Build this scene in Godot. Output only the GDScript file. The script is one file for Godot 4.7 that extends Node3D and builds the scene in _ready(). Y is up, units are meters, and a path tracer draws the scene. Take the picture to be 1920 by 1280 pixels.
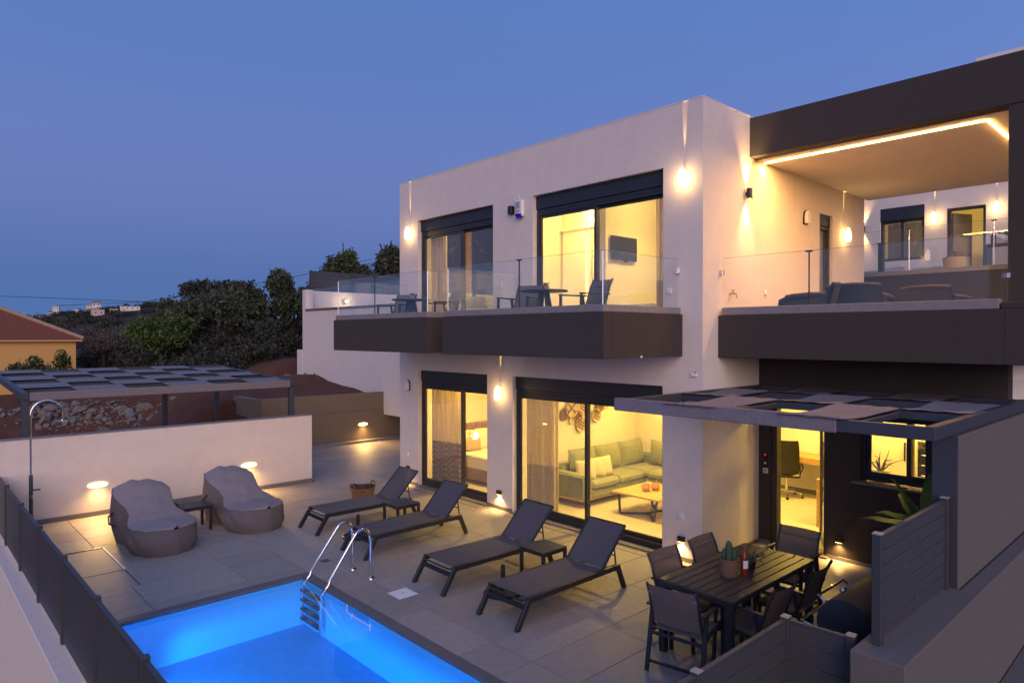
extends Node3D
# A two-storey villa with a pool terrace at dusk. x runs along the front of the house, z out of it, y up; the origin is the ground corner of the house.
var M := {}
var T := {}
var counts := {}
var boxes := {}
var rng := RandomNumberGenerator.new()
const WARM := Color(1.0, 0.78, 0.46)
const ROOM := Color(1.0, 0.825, 0.40)


func _ready() -> void:
	rng.seed = 7
	var cam := Camera3D.new()
	cam.name = "camera"
	add_child(cam)
	cam.position = Vector3(5.2305, 3.3, 8.5305)
	cam.rotation = Vector3(-0.00934, 0.824323, 0.0)
	cam.fov = 53.44
	cam.near = 0.05
	cam.far = 3000.0
	cam.current = true
	var env := Environment.new()
	env.background_mode = Environment.BG_SKY
	env.sky = Sky.new()
	env.sky.sky_material = dusk_sky()
	env.tonemap_mode = Environment.TONE_MAPPER_LINEAR
	env.tonemap_exposure = 1.1
	env.sdfgi_enabled = true
	env.ssao_enabled = true
	env.ssil_enabled = true
	var we := WorldEnvironment.new()
	we.name = "world_environment"
	we.environment = env
	add_child(we)
	var sun := DirectionalLight3D.new()   # the afterglow of the sun that has set to the right, behind the viewer
	sun.name = "afterglow"
	add_child(sun)
	sun.light_color = Color(1.0, 0.85, 0.76)
	sun.light_energy = 0.60
	sun.light_angular_distance = 50.0
	sun.shadow_enabled = true
	sun.sky_mode = DirectionalLight3D.SKY_MODE_LIGHT_ONLY
	sun.basis = Basis.looking_at(Vector3(-1.0, -0.38, -0.75).normalized())

	materials()
	terrain()
	deck()
	pool()
	house()
	windows()
	balconies()
	terrace()
	rear_villa()
	yards()
	rooms()
	lamps()
	pergolas()
	fences()
	pool_furniture()
	dining()
	balcony_furniture()
	wall_fittings()
	background()


func dusk_sky() -> PanoramaSkyMaterial:
	var w := 256
	var h := 128
	var im := Image.create_empty(w, h, false, Image.FORMAT_RGBF)
	var west := Vector3(1.0, 0.0, 0.42).normalized()
	for j in h:
		var th := PI * (j + 0.5) / h
		for i in w:
			var ph := TAU * (i + 0.5) / w
			var d := Vector3(sin(ph) * sin(th), cos(th), -cos(ph) * sin(th))
			var up := maxf(d.y, 0.0)
			var near := 0.5 + 0.5 * Vector3(d.x, 0, d.z).normalized().dot(west)
			var e := 1.0 - exp(-up * 7.0)
			var c := Vector3(0.045, 0.124, 0.308).lerp(Vector3(0.112, 0.215, 0.545), e)
			c += Vector3(0.050, 0.018, 0.024) * exp(-pow((up - 0.20) / 0.13, 2.0))   # the pinkish band opposite the sunset
			c *= 0.88 + 0.43 * near
			var glow := exp(-up * 3.5) * pow(near, 3.0)
			c += Vector3(0.50, 0.30, 0.18) * glow
			if d.y < 0.0:
				c *= 0.35
			im.set_pixel(i, j, Color(c.x, c.y, c.z))
	var m := PanoramaSkyMaterial.new()
	m.panorama = ImageTexture.create_from_image(im)
	return m


# ---------- helpers ----------
func L(r: float, g: float, b: float, a := 1.0) -> Color:
	var c := Color(r, g, b).linear_to_srgb()
	c.a = a
	return c


func numbered(n: String) -> String:
	var k: int = counts.get(n, 0)
	counts[n] = k + 1
	return n if k == 0 else "%s_%03d" % [n, k]


func tag(o: Node, label: String, category := "", group := "", kind := "") -> Node:
	o.set_meta("label", label)
	if category:
		o.set_meta("category", category)
	if group:
		o.set_meta("group", group)
	if kind:
		o.set_meta("kind", kind)
	return o


func thing(called: String, label: String, category: String, at := Vector3.ZERO, turn := 0.0, group := "") -> Node3D:
	var o := Node3D.new()
	o.name = numbered(called)
	add_child(o)
	o.position = at
	o.rotation.y = turn
	tag(o, label, category, group)
	return o


func copy(src: Node3D, label: String, at: Vector3, turn := 0.0) -> Node3D:
	var o: Node3D = src.duplicate()
	var base: String = src.name
	o.name = numbered(base.split("_0")[0])
	add_child(o)
	o.position = at
	o.rotation.y = turn
	o.set_meta("label", label)
	return o


func put(called: String, mesh: Mesh, mat: Material, parent: Node = null, at := Vector3.ZERO, rot := Vector3.ZERO) -> MeshInstance3D:
	var o := MeshInstance3D.new()
	o.mesh = mesh
	o.material_override = mat
	if parent == null:
		o.name = numbered(called)
		add_child(o)
	else:
		o.name = called
		parent.add_child(o, true)
	o.position = at
	o.rotation = rot
	return o


func structure(called: String, mesh: Mesh, mat: Material, at := Vector3.ZERO) -> MeshInstance3D:
	var o := put(called, mesh, mat, null, at)
	o.set_meta("kind", "structure")
	return o


func begin() -> SurfaceTool:
	var st := SurfaceTool.new()
	st.begin(Mesh.PRIMITIVE_TRIANGLES)
	return st


func tri(st: SurfaceTool, a: Vector3, b: Vector3, c: Vector3, na: Vector3, nb: Vector3, nc: Vector3) -> void:
	if (b - a).cross(c - a).dot(na + nb + nc) > 0.0:
		var t := b
		b = c
		c = t
		t = nb
		nb = nc
		nc = t
	st.set_normal(na)
	st.add_vertex(a)
	st.set_normal(nb)
	st.add_vertex(b)
	st.set_normal(nc)
	st.add_vertex(c)


func quad(st: SurfaceTool, a: Vector3, b: Vector3, c: Vector3, d: Vector3, n: Vector3) -> void:
	tri(st, a, b, c, n, n, n)
	tri(st, a, c, d, n, n, n)


func add_box(st: SurfaceTool, c: Vector3, s: Vector3, bev := 0.004, bs := Basis.IDENTITY) -> void:
	var h := s * 0.5
	var b := minf(bev, minf(h.x, minf(h.y, h.z)) * 0.8)
	for i in 3:
		var j := (i + 1) % 3
		var k := (i + 2) % 3
		for s1: float in [-1.0, 1.0]:
			var n := Vector3.ZERO
			n[i] = s1
			var q: Array[Vector3] = []
			for e: Array in [[-1.0, -1.0], [1.0, -1.0], [1.0, 1.0], [-1.0, 1.0]]:
				var p := Vector3.ZERO
				p[i] = s1 * h[i]
				p[j] = e[0] * (h[j] - b)
				p[k] = e[1] * (h[k] - b)
				q.append(c + bs * p)
			quad(st, q[0], q[1], q[2], q[3], bs * n)
			if b > 0.0:
				for s2: float in [-1.0, 1.0]:
					var en := Vector3.ZERO
					en[i] = s1
					en[j] = s2
					var r: Array[Vector3] = []
					for e: Array in [[0, -1.0], [0, 1.0], [1, 1.0], [1, -1.0]]:
						var p := Vector3.ZERO
						p[i] = s1 * (h[i] - (b if e[0] == 1 else 0.0))
						p[j] = s2 * (h[j] - (b if e[0] == 0 else 0.0))
						p[k] = e[1] * (h[k] - b)
						r.append(c + bs * p)
					quad(st, r[0], r[1], r[2], r[3], bs * en.normalized())
	if b > 0.0:
		for sx: float in [-1.0, 1.0]:
			for sy: float in [-1.0, 1.0]:
				for sz: float in [-1.0, 1.0]:
					var g := Vector3(sx, sy, sz)
					var p := g * h
					var n := bs * g.normalized()
					tri(st, c + bs * (p - Vector3(0, sy, sz) * b), c + bs * (p - Vector3(sx, 0, sz) * b), c + bs * (p - Vector3(sx, sy, 0) * b), n, n, n)


func box(s: Vector3, bev := 0.004) -> ArrayMesh:
	var key := "%.4f/%.4f/%.4f/%.4f" % [s.x, s.y, s.z, bev]
	if not boxes.has(key):
		var st := begin()
		add_box(st, Vector3.ZERO, s, bev)
		boxes[key] = st.commit()
	return boxes[key]


func span(called: String, lo: Vector3, hi: Vector3, mat: Material, parent: Node = null, bev := 0.004) -> MeshInstance3D:
	return put(called, box(hi - lo, bev), mat, parent, (lo + hi) * 0.5)


func add_bar(st: SurfaceTool, a: Vector3, b: Vector3, w: float, h: float, bev := 0.003) -> void:
	var d := (b - a).normalized()
	var up := Vector3.UP if absf(d.y) < 0.95 else Vector3.RIGHT
	var x := up.cross(d).normalized()
	add_box(st, (a + b) * 0.5, Vector3(w, h, a.distance_to(b)), bev, Basis(x, d.cross(x), d))


func bar(called: String, a: Vector3, b: Vector3, w: float, h: float, mat: Material, parent: Node, bev := 0.003) -> MeshInstance3D:
	var st := begin()
	add_bar(st, Vector3.ZERO, b - a, w, h, bev)
	return put(called, st.commit(), mat, parent, a)


func add_tube(st: SurfaceTool, pts: Array, r: float, sides := 8, r2 := -1.0) -> void:
	var n := pts.size()
	var rings := []
	var norms := []
	var x := Vector3.ZERO
	for i in n:
		var d: Vector3 = ((pts[mini(i + 1, n - 1)] as Vector3) - (pts[maxi(i - 1, 0)] as Vector3)).normalized()
		if i == 0:
			x = d.cross(Vector3.UP if absf(d.y) < 0.9 else Vector3.RIGHT).normalized()
		x = (x - d * x.dot(d)).normalized()
		var y := d.cross(x)
		var rr := r if r2 < 0.0 else lerpf(r, r2, float(i) / (n - 1))
		var ring := []
		var nn := []
		for k in sides:
			var v := x * cos(TAU * k / sides) + y * sin(TAU * k / sides)
			ring.append((pts[i] as Vector3) + v * rr)
			nn.append(v)
		rings.append(ring)
		norms.append(nn)
	for i in n - 1:
		for k in sides:
			var l := (k + 1) % sides
			tri(st, rings[i][k], rings[i][l], rings[i + 1][l], norms[i][k], norms[i][l], norms[i + 1][l])
			tri(st, rings[i][k], rings[i + 1][l], rings[i + 1][k], norms[i][k], norms[i + 1][l], norms[i + 1][k])
	for e in [0, n - 1]:
		var d: Vector3 = ((pts[e] as Vector3) - (pts[1 if e == 0 else n - 2] as Vector3)).normalized()
		for k in sides:
			tri(st, pts[e], rings[e][k], rings[e][(k + 1) % sides], d, d, d)


func tube(called: String, pts: Array, r: float, mat: Material, parent: Node, sides := 8, r2 := -1.0) -> MeshInstance3D:
	var st := begin()
	add_tube(st, pts, r, sides, r2)
	return put(called, st.commit(), mat, parent)


func add_lathe(st: SurfaceTool, prof: Array, seg := 20, at := Vector3.ZERO, bs := Basis.IDENTITY) -> void:
	var n := prof.size()
	var sn: Array[Vector2] = []
	for i in n - 1:
		var d: Vector2 = prof[i + 1] - prof[i]
		sn.append(Vector2(d.y, -d.x).normalized())
	for i in n - 1:
		var a: Vector2 = prof[i]
		var b: Vector2 = prof[i + 1]
		var na := sn[i]
		var nb := sn[i]
		if i > 0 and sn[i].dot(sn[i - 1]) > 0.82:
			na = (sn[i] + sn[i - 1]).normalized()
		if i < n - 2 and sn[i].dot(sn[i + 1]) > 0.82:
			nb = (sn[i] + sn[i + 1]).normalized()
		for k in seg:
			var c0 := cos(TAU * k / seg)
			var s0 := sin(TAU * k / seg)
			var c1 := cos(TAU * (k + 1) / seg)
			var s1 := sin(TAU * (k + 1) / seg)
			var p := [Vector3(a.x * c0, a.y, a.x * s0), Vector3(a.x * c1, a.y, a.x * s1), Vector3(b.x * c1, b.y, b.x * s1), Vector3(b.x * c0, b.y, b.x * s0)]
			var q := [Vector3(na.x * c0, na.y, na.x * s0), Vector3(na.x * c1, na.y, na.x * s1), Vector3(nb.x * c1, nb.y, nb.x * s1), Vector3(nb.x * c0, nb.y, nb.x * s0)]
			for z in 4:
				p[z] = at + bs * p[z]
				q[z] = bs * q[z]
			if a.x > 0.0001:
				tri(st, p[0], p[1], p[2], q[0], q[1], q[2])
			if b.x > 0.0001:
				tri(st, p[0], p[2], p[3], q[0], q[2], q[3])


func lathe(called: String, prof: Array, mat: Material, parent: Node, at := Vector3.ZERO, seg := 20, rot := Vector3.ZERO) -> MeshInstance3D:
	var st := begin()
	add_lathe(st, prof, seg)
	return put(called, st.commit(), mat, parent, at, rot)


func add_grid(st: SurfaceTool, g: Array, wrap := false, flip := false) -> void:
	var n := g.size()
	var m: int = g[0].size()
	var nn := []
	for i in n:
		var row := []
		for j in m:
			var u: Vector3 = g[mini(i + 1, n - 1)][j] - g[maxi(i - 1, 0)][j]
			var v: Vector3 = (g[i][(j + 1) % m] - g[i][(j - 1 + m) % m]) if wrap else (g[i][mini(j + 1, m - 1)] - g[i][maxi(j - 1, 0)])
			var q := u.cross(v)
			row.append((q if q.length() > 1e-9 else Vector3.UP).normalized() * (-1.0 if flip else 1.0))
		nn.append(row)
	for i in n - 1:
		for j in (m if wrap else m - 1):
			var k := (j + 1) % m
			tri(st, g[i][j], g[i + 1][j], g[i + 1][k], nn[i][j], nn[i + 1][j], nn[i + 1][k])
			tri(st, g[i][j], g[i + 1][k], g[i][k], nn[i][j], nn[i + 1][k], nn[i][k])


func add_prism(st: SurfaceTool, poly: PackedVector2Array, lo: float, hi: float, tr := Transform3D.IDENTITY) -> void:
	# poly lies in local xy, pulled along z from lo to hi
	if Geometry2D.is_polygon_clockwise(poly):
		poly.reverse()
	var ix := Geometry2D.triangulate_polygon(poly)
	for k in range(0, ix.size(), 3):
		for z: float in [lo, hi]:
			var nz := tr.basis * Vector3(0, 0, 1.0 if z == hi else -1.0)
			var a := poly[ix[k]]
			var b := poly[ix[k + 1]]
			var c := poly[ix[k + 2]]
			tri(st, tr * Vector3(a.x, a.y, z), tr * Vector3(b.x, b.y, z), tr * Vector3(c.x, c.y, z), nz, nz, nz)
	for k in poly.size():
		var a := poly[k]
		var b := poly[(k + 1) % poly.size()]
		var nv := tr.basis * Vector3((b - a).y, -(b - a).x, 0).normalized()
		quad(st, tr * Vector3(a.x, a.y, lo), tr * Vector3(b.x, b.y, lo), tr * Vector3(b.x, b.y, hi), tr * Vector3(a.x, a.y, hi), nv)


func add_wall(st: SurfaceTool, r: Rect2, z0: float, z1: float, holes: Array, tr := Transform3D.IDENTITY) -> void:
	# a slab over r in local xy, from z0 to z1, with rectangular openings that have reveals
	var xs := [r.position.x, r.end.x]
	var ys := [r.position.y, r.end.y]
	for h: Rect2 in holes:
		xs.append_array([h.position.x, h.end.x])
		ys.append_array([h.position.y, h.end.y])
	xs = sorted_in(xs, r.position.x, r.end.x)
	ys = sorted_in(ys, r.position.y, r.end.y)
	var solid := func(i: int, j: int) -> bool:
		if i < 0 or j < 0 or i >= xs.size() - 1 or j >= ys.size() - 1:
			return false
		var c := Vector2((xs[i] + xs[i + 1]) / 2.0, (ys[j] + ys[j + 1]) / 2.0)
		return not holes.any(func(h: Rect2): return h.has_point(c))
	for i in xs.size() - 1:
		for j in ys.size() - 1:
			if not solid.call(i, j):
				continue
			var x0: float = xs[i]
			var x1: float = xs[i + 1]
			var y0: float = ys[j]
			var y1: float = ys[j + 1]
			for z: float in [z0, z1]:
				quad(st, tr * Vector3(x0, y0, z), tr * Vector3(x1, y0, z), tr * Vector3(x1, y1, z), tr * Vector3(x0, y1, z), tr.basis * Vector3(0, 0, 1.0 if z == z1 else -1.0))
			if not solid.call(i - 1, j):
				quad(st, tr * Vector3(x0, y0, z0), tr * Vector3(x0, y1, z0), tr * Vector3(x0, y1, z1), tr * Vector3(x0, y0, z1), tr.basis * Vector3.LEFT)
			if not solid.call(i + 1, j):
				quad(st, tr * Vector3(x1, y0, z0), tr * Vector3(x1, y1, z0), tr * Vector3(x1, y1, z1), tr * Vector3(x1, y0, z1), tr.basis * Vector3.RIGHT)
			if not solid.call(i, j - 1):
				quad(st, tr * Vector3(x0, y0, z0), tr * Vector3(x1, y0, z0), tr * Vector3(x1, y0, z1), tr * Vector3(x0, y0, z1), tr.basis * Vector3.DOWN)
			if not solid.call(i, j + 1):
				quad(st, tr * Vector3(x0, y1, z0), tr * Vector3(x1, y1, z0), tr * Vector3(x1, y1, z1), tr * Vector3(x0, y1, z1), tr.basis * Vector3.UP)


func sorted_in(a: Array, lo: float, hi: float) -> Array:
	a = a.filter(func(v): return v >= lo - 1e-5 and v <= hi + 1e-5)
	a.sort()
	var out := []
	for v in a:
		if out.is_empty() or v - out[-1] > 1e-4:
			out.append(v)
	return out


func omni(parent: Node, at: Vector3, c: Color, e: float, size := 0.04) -> void:
	var l := OmniLight3D.new()
	l.name = "lamp_light"
	parent.add_child(l, true)
	l.position = at
	l.light_color = c
	l.light_energy = e
	l.light_size = size
	l.omni_range = 20.0
	l.omni_attenuation = 2.0
	l.shadow_enabled = true


func spot(parent: Node, at: Vector3, dir: Vector3, angle: float, c: Color, e: float, size := 0.03, soft := 1.0) -> void:
	var l := SpotLight3D.new()
	l.name = "lamp_light"
	parent.add_child(l, true)
	l.position = at
	l.basis = Basis.looking_at(dir.normalized(), Vector3.UP if absf(dir.normalized().y) < 0.95 else Vector3.RIGHT)
	l.spot_angle = angle
	l.spot_angle_attenuation = soft
	l.light_color = c
	l.light_energy = e
	l.light_size = size
	l.spot_range = 20.0
	l.spot_attenuation = 2.0
	l.shadow_enabled = true


func noise(sd: int, f: float, oct := 4) -> FastNoiseLite:
	var n := FastNoiseLite.new()
	n.seed = sd
	n.frequency = f
	n.noise_type = FastNoiseLite.TYPE_SIMPLEX_SMOOTH
	n.fractal_type = FastNoiseLite.FRACTAL_FBM
	n.fractal_octaves = oct
	return n


func tex(sd: int, f1: float, f2: float, mixed: float, lo: Color, hi: Color, n := 256) -> ImageTexture:
	var a := noise(sd, f1).get_seamless_image(n, n)
	var b := noise(sd + 50, f2).get_seamless_image(n, n)
	var im := Image.create_empty(n, n, false, Image.FORMAT_RGB8)
	for y in n:
		for x in n:
			im.set_pixel(x, y, lo.lerp(hi, lerpf(a.get_pixel(x, y).r, b.get_pixel(x, y).r, mixed)))
	return ImageTexture.create_from_image(im)


func mk(called: String, c: Color, rough: float, metal := 0.0) -> StandardMaterial3D:
	var m := StandardMaterial3D.new()
	m.resource_name = called
	m.albedo_color = c
	m.roughness = rough
	m.metallic = metal
	M[called] = m
	return m


func skin(m: StandardMaterial3D, t: Texture2D, scale: float, bump: Texture2D = null, cm := 0.1, world := true) -> StandardMaterial3D:
	m.albedo_texture = t
	m.uv1_triplanar = true
	m.uv1_world_triplanar = world
	m.uv1_scale = Vector3.ONE * scale
	if bump:
		m.heightmap_enabled = true
		m.heightmap_texture = bump
		m.heightmap_scale = cm
	return m


func glowing(called: String, c: Color, e: float) -> StandardMaterial3D:
	var m := mk(called, c, 0.4)
	m.emission_enabled = true
	m.emission = c
	m.emission_energy_multiplier = e
	return m


func materials() -> void:
	var g := func(a: float) -> Color: return Color(a, a, a)
	T.plaster = tex(1, 0.02, 0.2, 0.5, g.call(0.94), g.call(1.0))
	T.grit = tex(3, 0.25, 0.09, 0.3, g.call(0.0), g.call(1.0))
	T.tile = tex(5, 0.03, 0.22, 0.55, g.call(0.84), g.call(1.0))
	T.cloth = tex(7, 0.3, 0.03, 0.6, g.call(0.76), g.call(1.0))
	T.soil = tex(9, 0.015, 0.12, 0.5, Color(0.55, 0.5, 0.45), g.call(1.0))
	T.rock = tex(11, 0.02, 0.08, 0.5, g.call(0.6), g.call(1.0))
	T.velvet = tex(13, 0.02, 0.2, 0.4, g.call(0.78), g.call(1.0))
	var wood := Image.create_empty(256, 256, false, Image.FORMAT_RGB8)
	var wn := noise(21, 0.02, 3)
	for y in 256:
		for x in 256:
			var v := 0.5 + 0.5 * wn.get_noise_2d(x * 0.35, y * 5.0)
			wood.set_pixel(x, y, Color(0.72, 0.6, 0.45).lerp(Color(1, 0.96, 0.86), v))
	T.wood = ImageTexture.create_from_image(wood)
	var mar := Image.create_empty(256, 256, false, Image.FORMAT_RGB8)
	var mn := noise(31, 0.012, 4)
	for y in 256:
		for x in 256:
			var v := absf(mn.get_noise_2d(x, y) + 0.25 * mn.get_noise_2d(x * 3.0, y * 3.0 + 90.0))
			var k := clampf(1.0 - v * 15.0, 0.0, 1.0)
			mar.set_pixel(x, y, Color(0.36, 0.33, 0.35).lerp(Color(1.0, 0.85, 0.6), k * k))
	T.dark_marble = ImageTexture.create_from_image(mar)
	var wm := Image.create_empty(256, 256, false, Image.FORMAT_RGB8)
	for y in 256:
		for x in 256:
			var v := absf(mn.get_noise_2d(x + 400.0, y * 0.6))
			wm.set_pixel(x, y, Color(0.72, 0.68, 0.62).lerp(Color.WHITE, clampf(v * 14.0, 0.0, 1.0)))
	T.white_marble = ImageTexture.create_from_image(wm)
	var zig := Image.create_empty(64, 64, false, Image.FORMAT_RGB8)
	for y in 64:
		for x in 64:
			var t := posmod(y + absi(posmod(x, 32) - 16), 16)
			zig.set_pixel(x, y, Color(0.86, 0.78, 0.66) if t < 8 else Color(0.64, 0.55, 0.46))
	T.zigzag = ImageTexture.create_from_image(zig)
	var wv := Image.create_empty(32, 32, false, Image.FORMAT_RGB8)
	for y in 32:
		for x in 32:
			var on := (x / 4 + y / 4) % 2 == 0
			wv.set_pixel(x, y, (Color(1, 0.95, 0.88) if on else Color(0.78, 0.71, 0.62)) * (0.9 + 0.1 * sin(x * 1.57)))
	T.weave = ImageTexture.create_from_image(wv)

	skin(mk("plaster", L(0.70, 0.635, 0.58), 0.9), T.plaster, 0.7, T.grit, 0.22)
	skin(mk("dark_plaster", L(0.046, 0.038, 0.034), 0.9), T.plaster, 0.7, T.grit, 0.25)
	skin(mk("brown_plaster", L(0.20, 0.15, 0.10), 0.9), T.plaster, 0.7, T.grit, 0.25)
	skin(mk("grey_plaster", L(0.125, 0.112, 0.105), 0.9), T.plaster, 0.7, T.grit, 0.25)
	skin(mk("coping", L(0.26, 0.24, 0.24), 0.7), T.tile, 1.0)
	skin(mk("pool_coping", L(0.13, 0.125, 0.135), 0.6), T.tile, 1.3)
	skin(mk("grout", L(0.10, 0.09, 0.085), 0.95), T.tile, 1.0)
	skin(mk("skirting", L(0.21, 0.19, 0.18), 0.6), T.tile, 1.0)
	for k in 4:
		var v := 0.29 + 0.020 * k
		skin(mk("tile%d" % k, L(v, v * 0.90, v * 0.81), 0.62), T.tile, 0.8 + 0.1 * k, T.grit, 0.05)
	skin(mk("room_floor", L(0.60, 0.53, 0.42), 0.4), T.tile, 0.7)
	skin(mk("room_wall", L(0.72, 0.68, 0.60), 0.9), T.plaster, 0.8)
	mk("room_ceiling", L(0.78, 0.76, 0.72), 0.9)
	mk("frame", L(0.020, 0.022, 0.027), 0.42)
	mk("black", L(0.010, 0.010, 0.011), 0.45)
	mk("fence", L(0.046, 0.049, 0.058), 0.55)
	mk("fence_post", L(0.040, 0.044, 0.053), 0.5)
	mk("cap", L(0.30, 0.27, 0.25), 0.5)
	mk("beam", L(0.040, 0.046, 0.060), 0.5)
	skin(mk("awning", L(0.23, 0.21, 0.225), 0.9), T.cloth, 3.0)
	mk("dark_metal", L(0.016, 0.017, 0.020), 0.45)
	var sl := skin(mk("sling", L(0.108, 0.104, 0.125), 0.8), T.cloth, 6.0)
	sl.transparency = BaseMaterial3D.TRANSPARENCY_ALPHA
	sl.albedo_color.a = 0.93
	var cs := skin(mk("chair_mesh", L(0.17, 0.135, 0.12), 0.85), T.cloth, 6.0)
	cs.transparency = BaseMaterial3D.TRANSPARENCY_ALPHA
	cs.albedo_color.a = 0.86
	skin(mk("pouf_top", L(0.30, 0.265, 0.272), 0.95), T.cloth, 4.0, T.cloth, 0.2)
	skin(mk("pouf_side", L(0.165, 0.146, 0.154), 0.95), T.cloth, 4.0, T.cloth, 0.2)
	mk("chrome", L(0.72, 0.72, 0.74), 0.12, 1.0)
	mk("brass", L(0.55, 0.38, 0.18), 0.3, 1.0)
	mk("white", L(0.75, 0.74, 0.72), 0.5)
	mk("white_lid", L(0.62, 0.62, 0.66), 0.5)
	mk("grey_plastic", L(0.14, 0.13, 0.13), 0.5)
	mk("pool_wall", L(0.07, 0.50, 0.82), 0.5)
	skin(mk("pool_floor", L(0.03, 0.40, 0.84), 0.6), T.tile, 1.0)
	var wa := mk("water", L(0.5, 0.7, 0.9, 0.02), 0.03)
	wa.transparency = BaseMaterial3D.TRANSPARENCY_ALPHA
	var gl := mk("glass", L(0.55, 0.70, 0.75, 0.04), 0.0)
	gl.transparency = BaseMaterial3D.TRANSPARENCY_ALPHA
	var rg := mk("rail_glass", L(0.30, 0.50, 0.58, 0.03), 0.0)
	rg.transparency = BaseMaterial3D.TRANSPARENCY_ALPHA
	rg.metallic_specular = 0.44
	mk("glass_edge", L(0.10, 0.22, 0.22), 0.2)
	skin(mk("oak", L(0.62, 0.47, 0.27), 0.5), T.wood, 1.0, null, 0.1, false)
	var ve := skin(mk("sofa", L(0.235, 0.250, 0.165), 0.85), T.velvet, 2.0)
	ve.rim_enabled = true
	ve.rim = 0.5
	skin(mk("cushion", L(0.62, 0.56, 0.42), 0.95), T.cloth, 5.0)
	skin(mk("linen", L(0.72, 0.68, 0.60), 0.9), T.cloth, 3.0)
	skin(mk("headboard", L(0.30, 0.17, 0.12), 0.9), T.velvet, 3.0)
	skin(mk("zigzag", L(0.60, 0.52, 0.42), 0.95), T.zigzag, 3.5)
	var cu := skin(mk("curtain", L(0.80, 0.70, 0.48), 0.9), T.cloth, 3.0)
	cu.backlight_enabled = true
	cu.backlight = Color(1.0, 0.97, 0.88)
	skin(mk("curtain_hem", L(0.36, 0.30, 0.22), 0.95), T.zigzag, 2.2)
	skin(mk("dark_marble", L(0.20, 0.18, 0.20), 0.3), T.dark_marble, 0.45)
	skin(mk("white_marble", L(0.78, 0.74, 0.66), 0.3), T.white_marble, 0.5)
	mk("cabinet", L(0.66, 0.60, 0.46), 0.5)
	mk("steel", L(0.45, 0.45, 0.45), 0.3, 1.0)
	mk("screen", L(0.010, 0.010, 0.012), 0.25)
	skin(mk("basket", L(0.25, 0.155, 0.085), 0.95), T.weave, 9.0, T.weave, 0.4, false)
	skin(mk("pale_basket", L(0.80, 0.72, 0.58), 0.95), T.weave, 9.0, T.weave, 0.4, false)
	skin(mk("wicker", L(0.016, 0.016, 0.019), 0.7), T.weave, 8.0, T.weave, 0.5, false)
	skin(mk("brown_wicker", L(0.030, 0.022, 0.017), 0.7), T.weave, 8.0, T.weave, 0.5, false)
	skin(mk("towel", L(0.045, 0.035, 0.033), 1.0), T.cloth, 8.0, T.cloth, 0.6, false)
	skin(mk("soil", L(0.15, 0.055, 0.026), 1.0), T.soil, 0.35, T.soil, 9.0)
	skin(mk("scrubland", L(0.040, 0.036, 0.022), 1.0), T.soil, 0.05)
	skin(mk("dry_grass", L(0.085, 0.062, 0.038), 1.0), T.soil, 0.5)
	skin(mk("rock", L(0.24, 0.215, 0.19), 0.95), T.rock, 1.2, T.rock, 2.0)
	skin(mk("road", L(0.15, 0.14, 0.135), 0.95), T.tile, 0.6, T.grit, 0.6)
	skin(mk("bark", L(0.085, 0.066, 0.052), 0.95), T.rock, 3.0, T.rock, 2.0)
	for a: Array in [["leaf_olive", 0.046, 0.058, 0.030], ["leaf_green", 0.055, 0.095, 0.018], ["leaf_bare", 0.115, 0.085, 0.065], ["leaf_far", 0.030, 0.033, 0.020], ["leaf_dry", 0.030, 0.030, 0.016], ["leaf_shrub", 0.055, 0.085, 0.022], ["leaf_banana", 0.10, 0.21, 0.04], ["cactus", 0.03, 0.075, 0.035], ["leaf_grey", 0.11, 0.12, 0.08]]:
		var m := mk(a[0], L(a[1], a[2], a[3]), 0.7)
		m.backlight_enabled = true
		m.backlight = Color(0.2, 0.2, 0.2)
		m.vertex_color_use_as_albedo = true
	mk("cup_clay", L(0.50, 0.27, 0.12), 0.8)
	skin(mk("terracotta", L(0.26, 0.085, 0.05), 0.85), T.rock, 2.0)
	skin(mk("yellow_plaster", L(0.60, 0.36, 0.12), 0.95), T.plaster, 0.6)
	mk("cornice", L(0.62, 0.44, 0.22), 0.8)
	mk("far_white", L(0.62, 0.58, 0.55), 0.9)
	mk("far_pink", L(0.55, 0.42, 0.37), 0.9)
	mk("far_grey", L(0.32, 0.29, 0.28), 0.9)
	mk("far_window", L(0.05, 0.05, 0.06), 0.3)
	mk("clay_pot", L(0.30, 0.20, 0.14), 0.9)
	mk("rose_wine", L(0.20, 0.03, 0.012), 0.1)
	mk("paper", L(0.7, 0.7, 0.72), 0.8)
	mk("blue_lens", L(0.01, 0.01, 0.5), 0.15)
	mk("grill", L(0.010, 0.010, 0.011), 0.7)
	mk("cloth_blue", L(0.30, 0.40, 0.44), 0.9)
	glowing("lamp_glow", Color(1.0, 0.86, 0.58), 6.0)
	glowing("led_glow", Color(1.0, 0.80, 0.46), 3.2)
	glowing("ceiling_glow", Color(1.0, 0.85, 0.55), 5.0)
	glowing("led_line", Color(1.0, 0.76, 0.40), 24.0)
	glowing("pool_glow", Color(0.35, 0.75, 1.0), 2.2)
	skin(mk("table_slat", L(0.055, 0.046, 0.042), 0.42), T.cloth, 3.0)
	skin(mk("woven_pot", L(0.24, 0.165, 0.125), 0.9), T.weave, 14.0, T.weave, 0.3, false)
	mk("foil", L(0.25, 0.05, 0.03), 0.4)
	mk("grey_lid", L(0.30, 0.31, 0.36), 0.6)
	glowing("red_glow", Color(1.0, 0.1, 0.05), 1.5)
	var lg := skin(mk("linen_grey", L(0.50, 0.43, 0.32), 0.95), T.cloth, 5.0)
	lg.backlight_enabled = true
	lg.backlight = Color(0.8, 0.75, 0.65)
	skin(mk("linen_dark", L(0.30, 0.26, 0.18), 0.95), T.cloth, 5.0)


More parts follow.
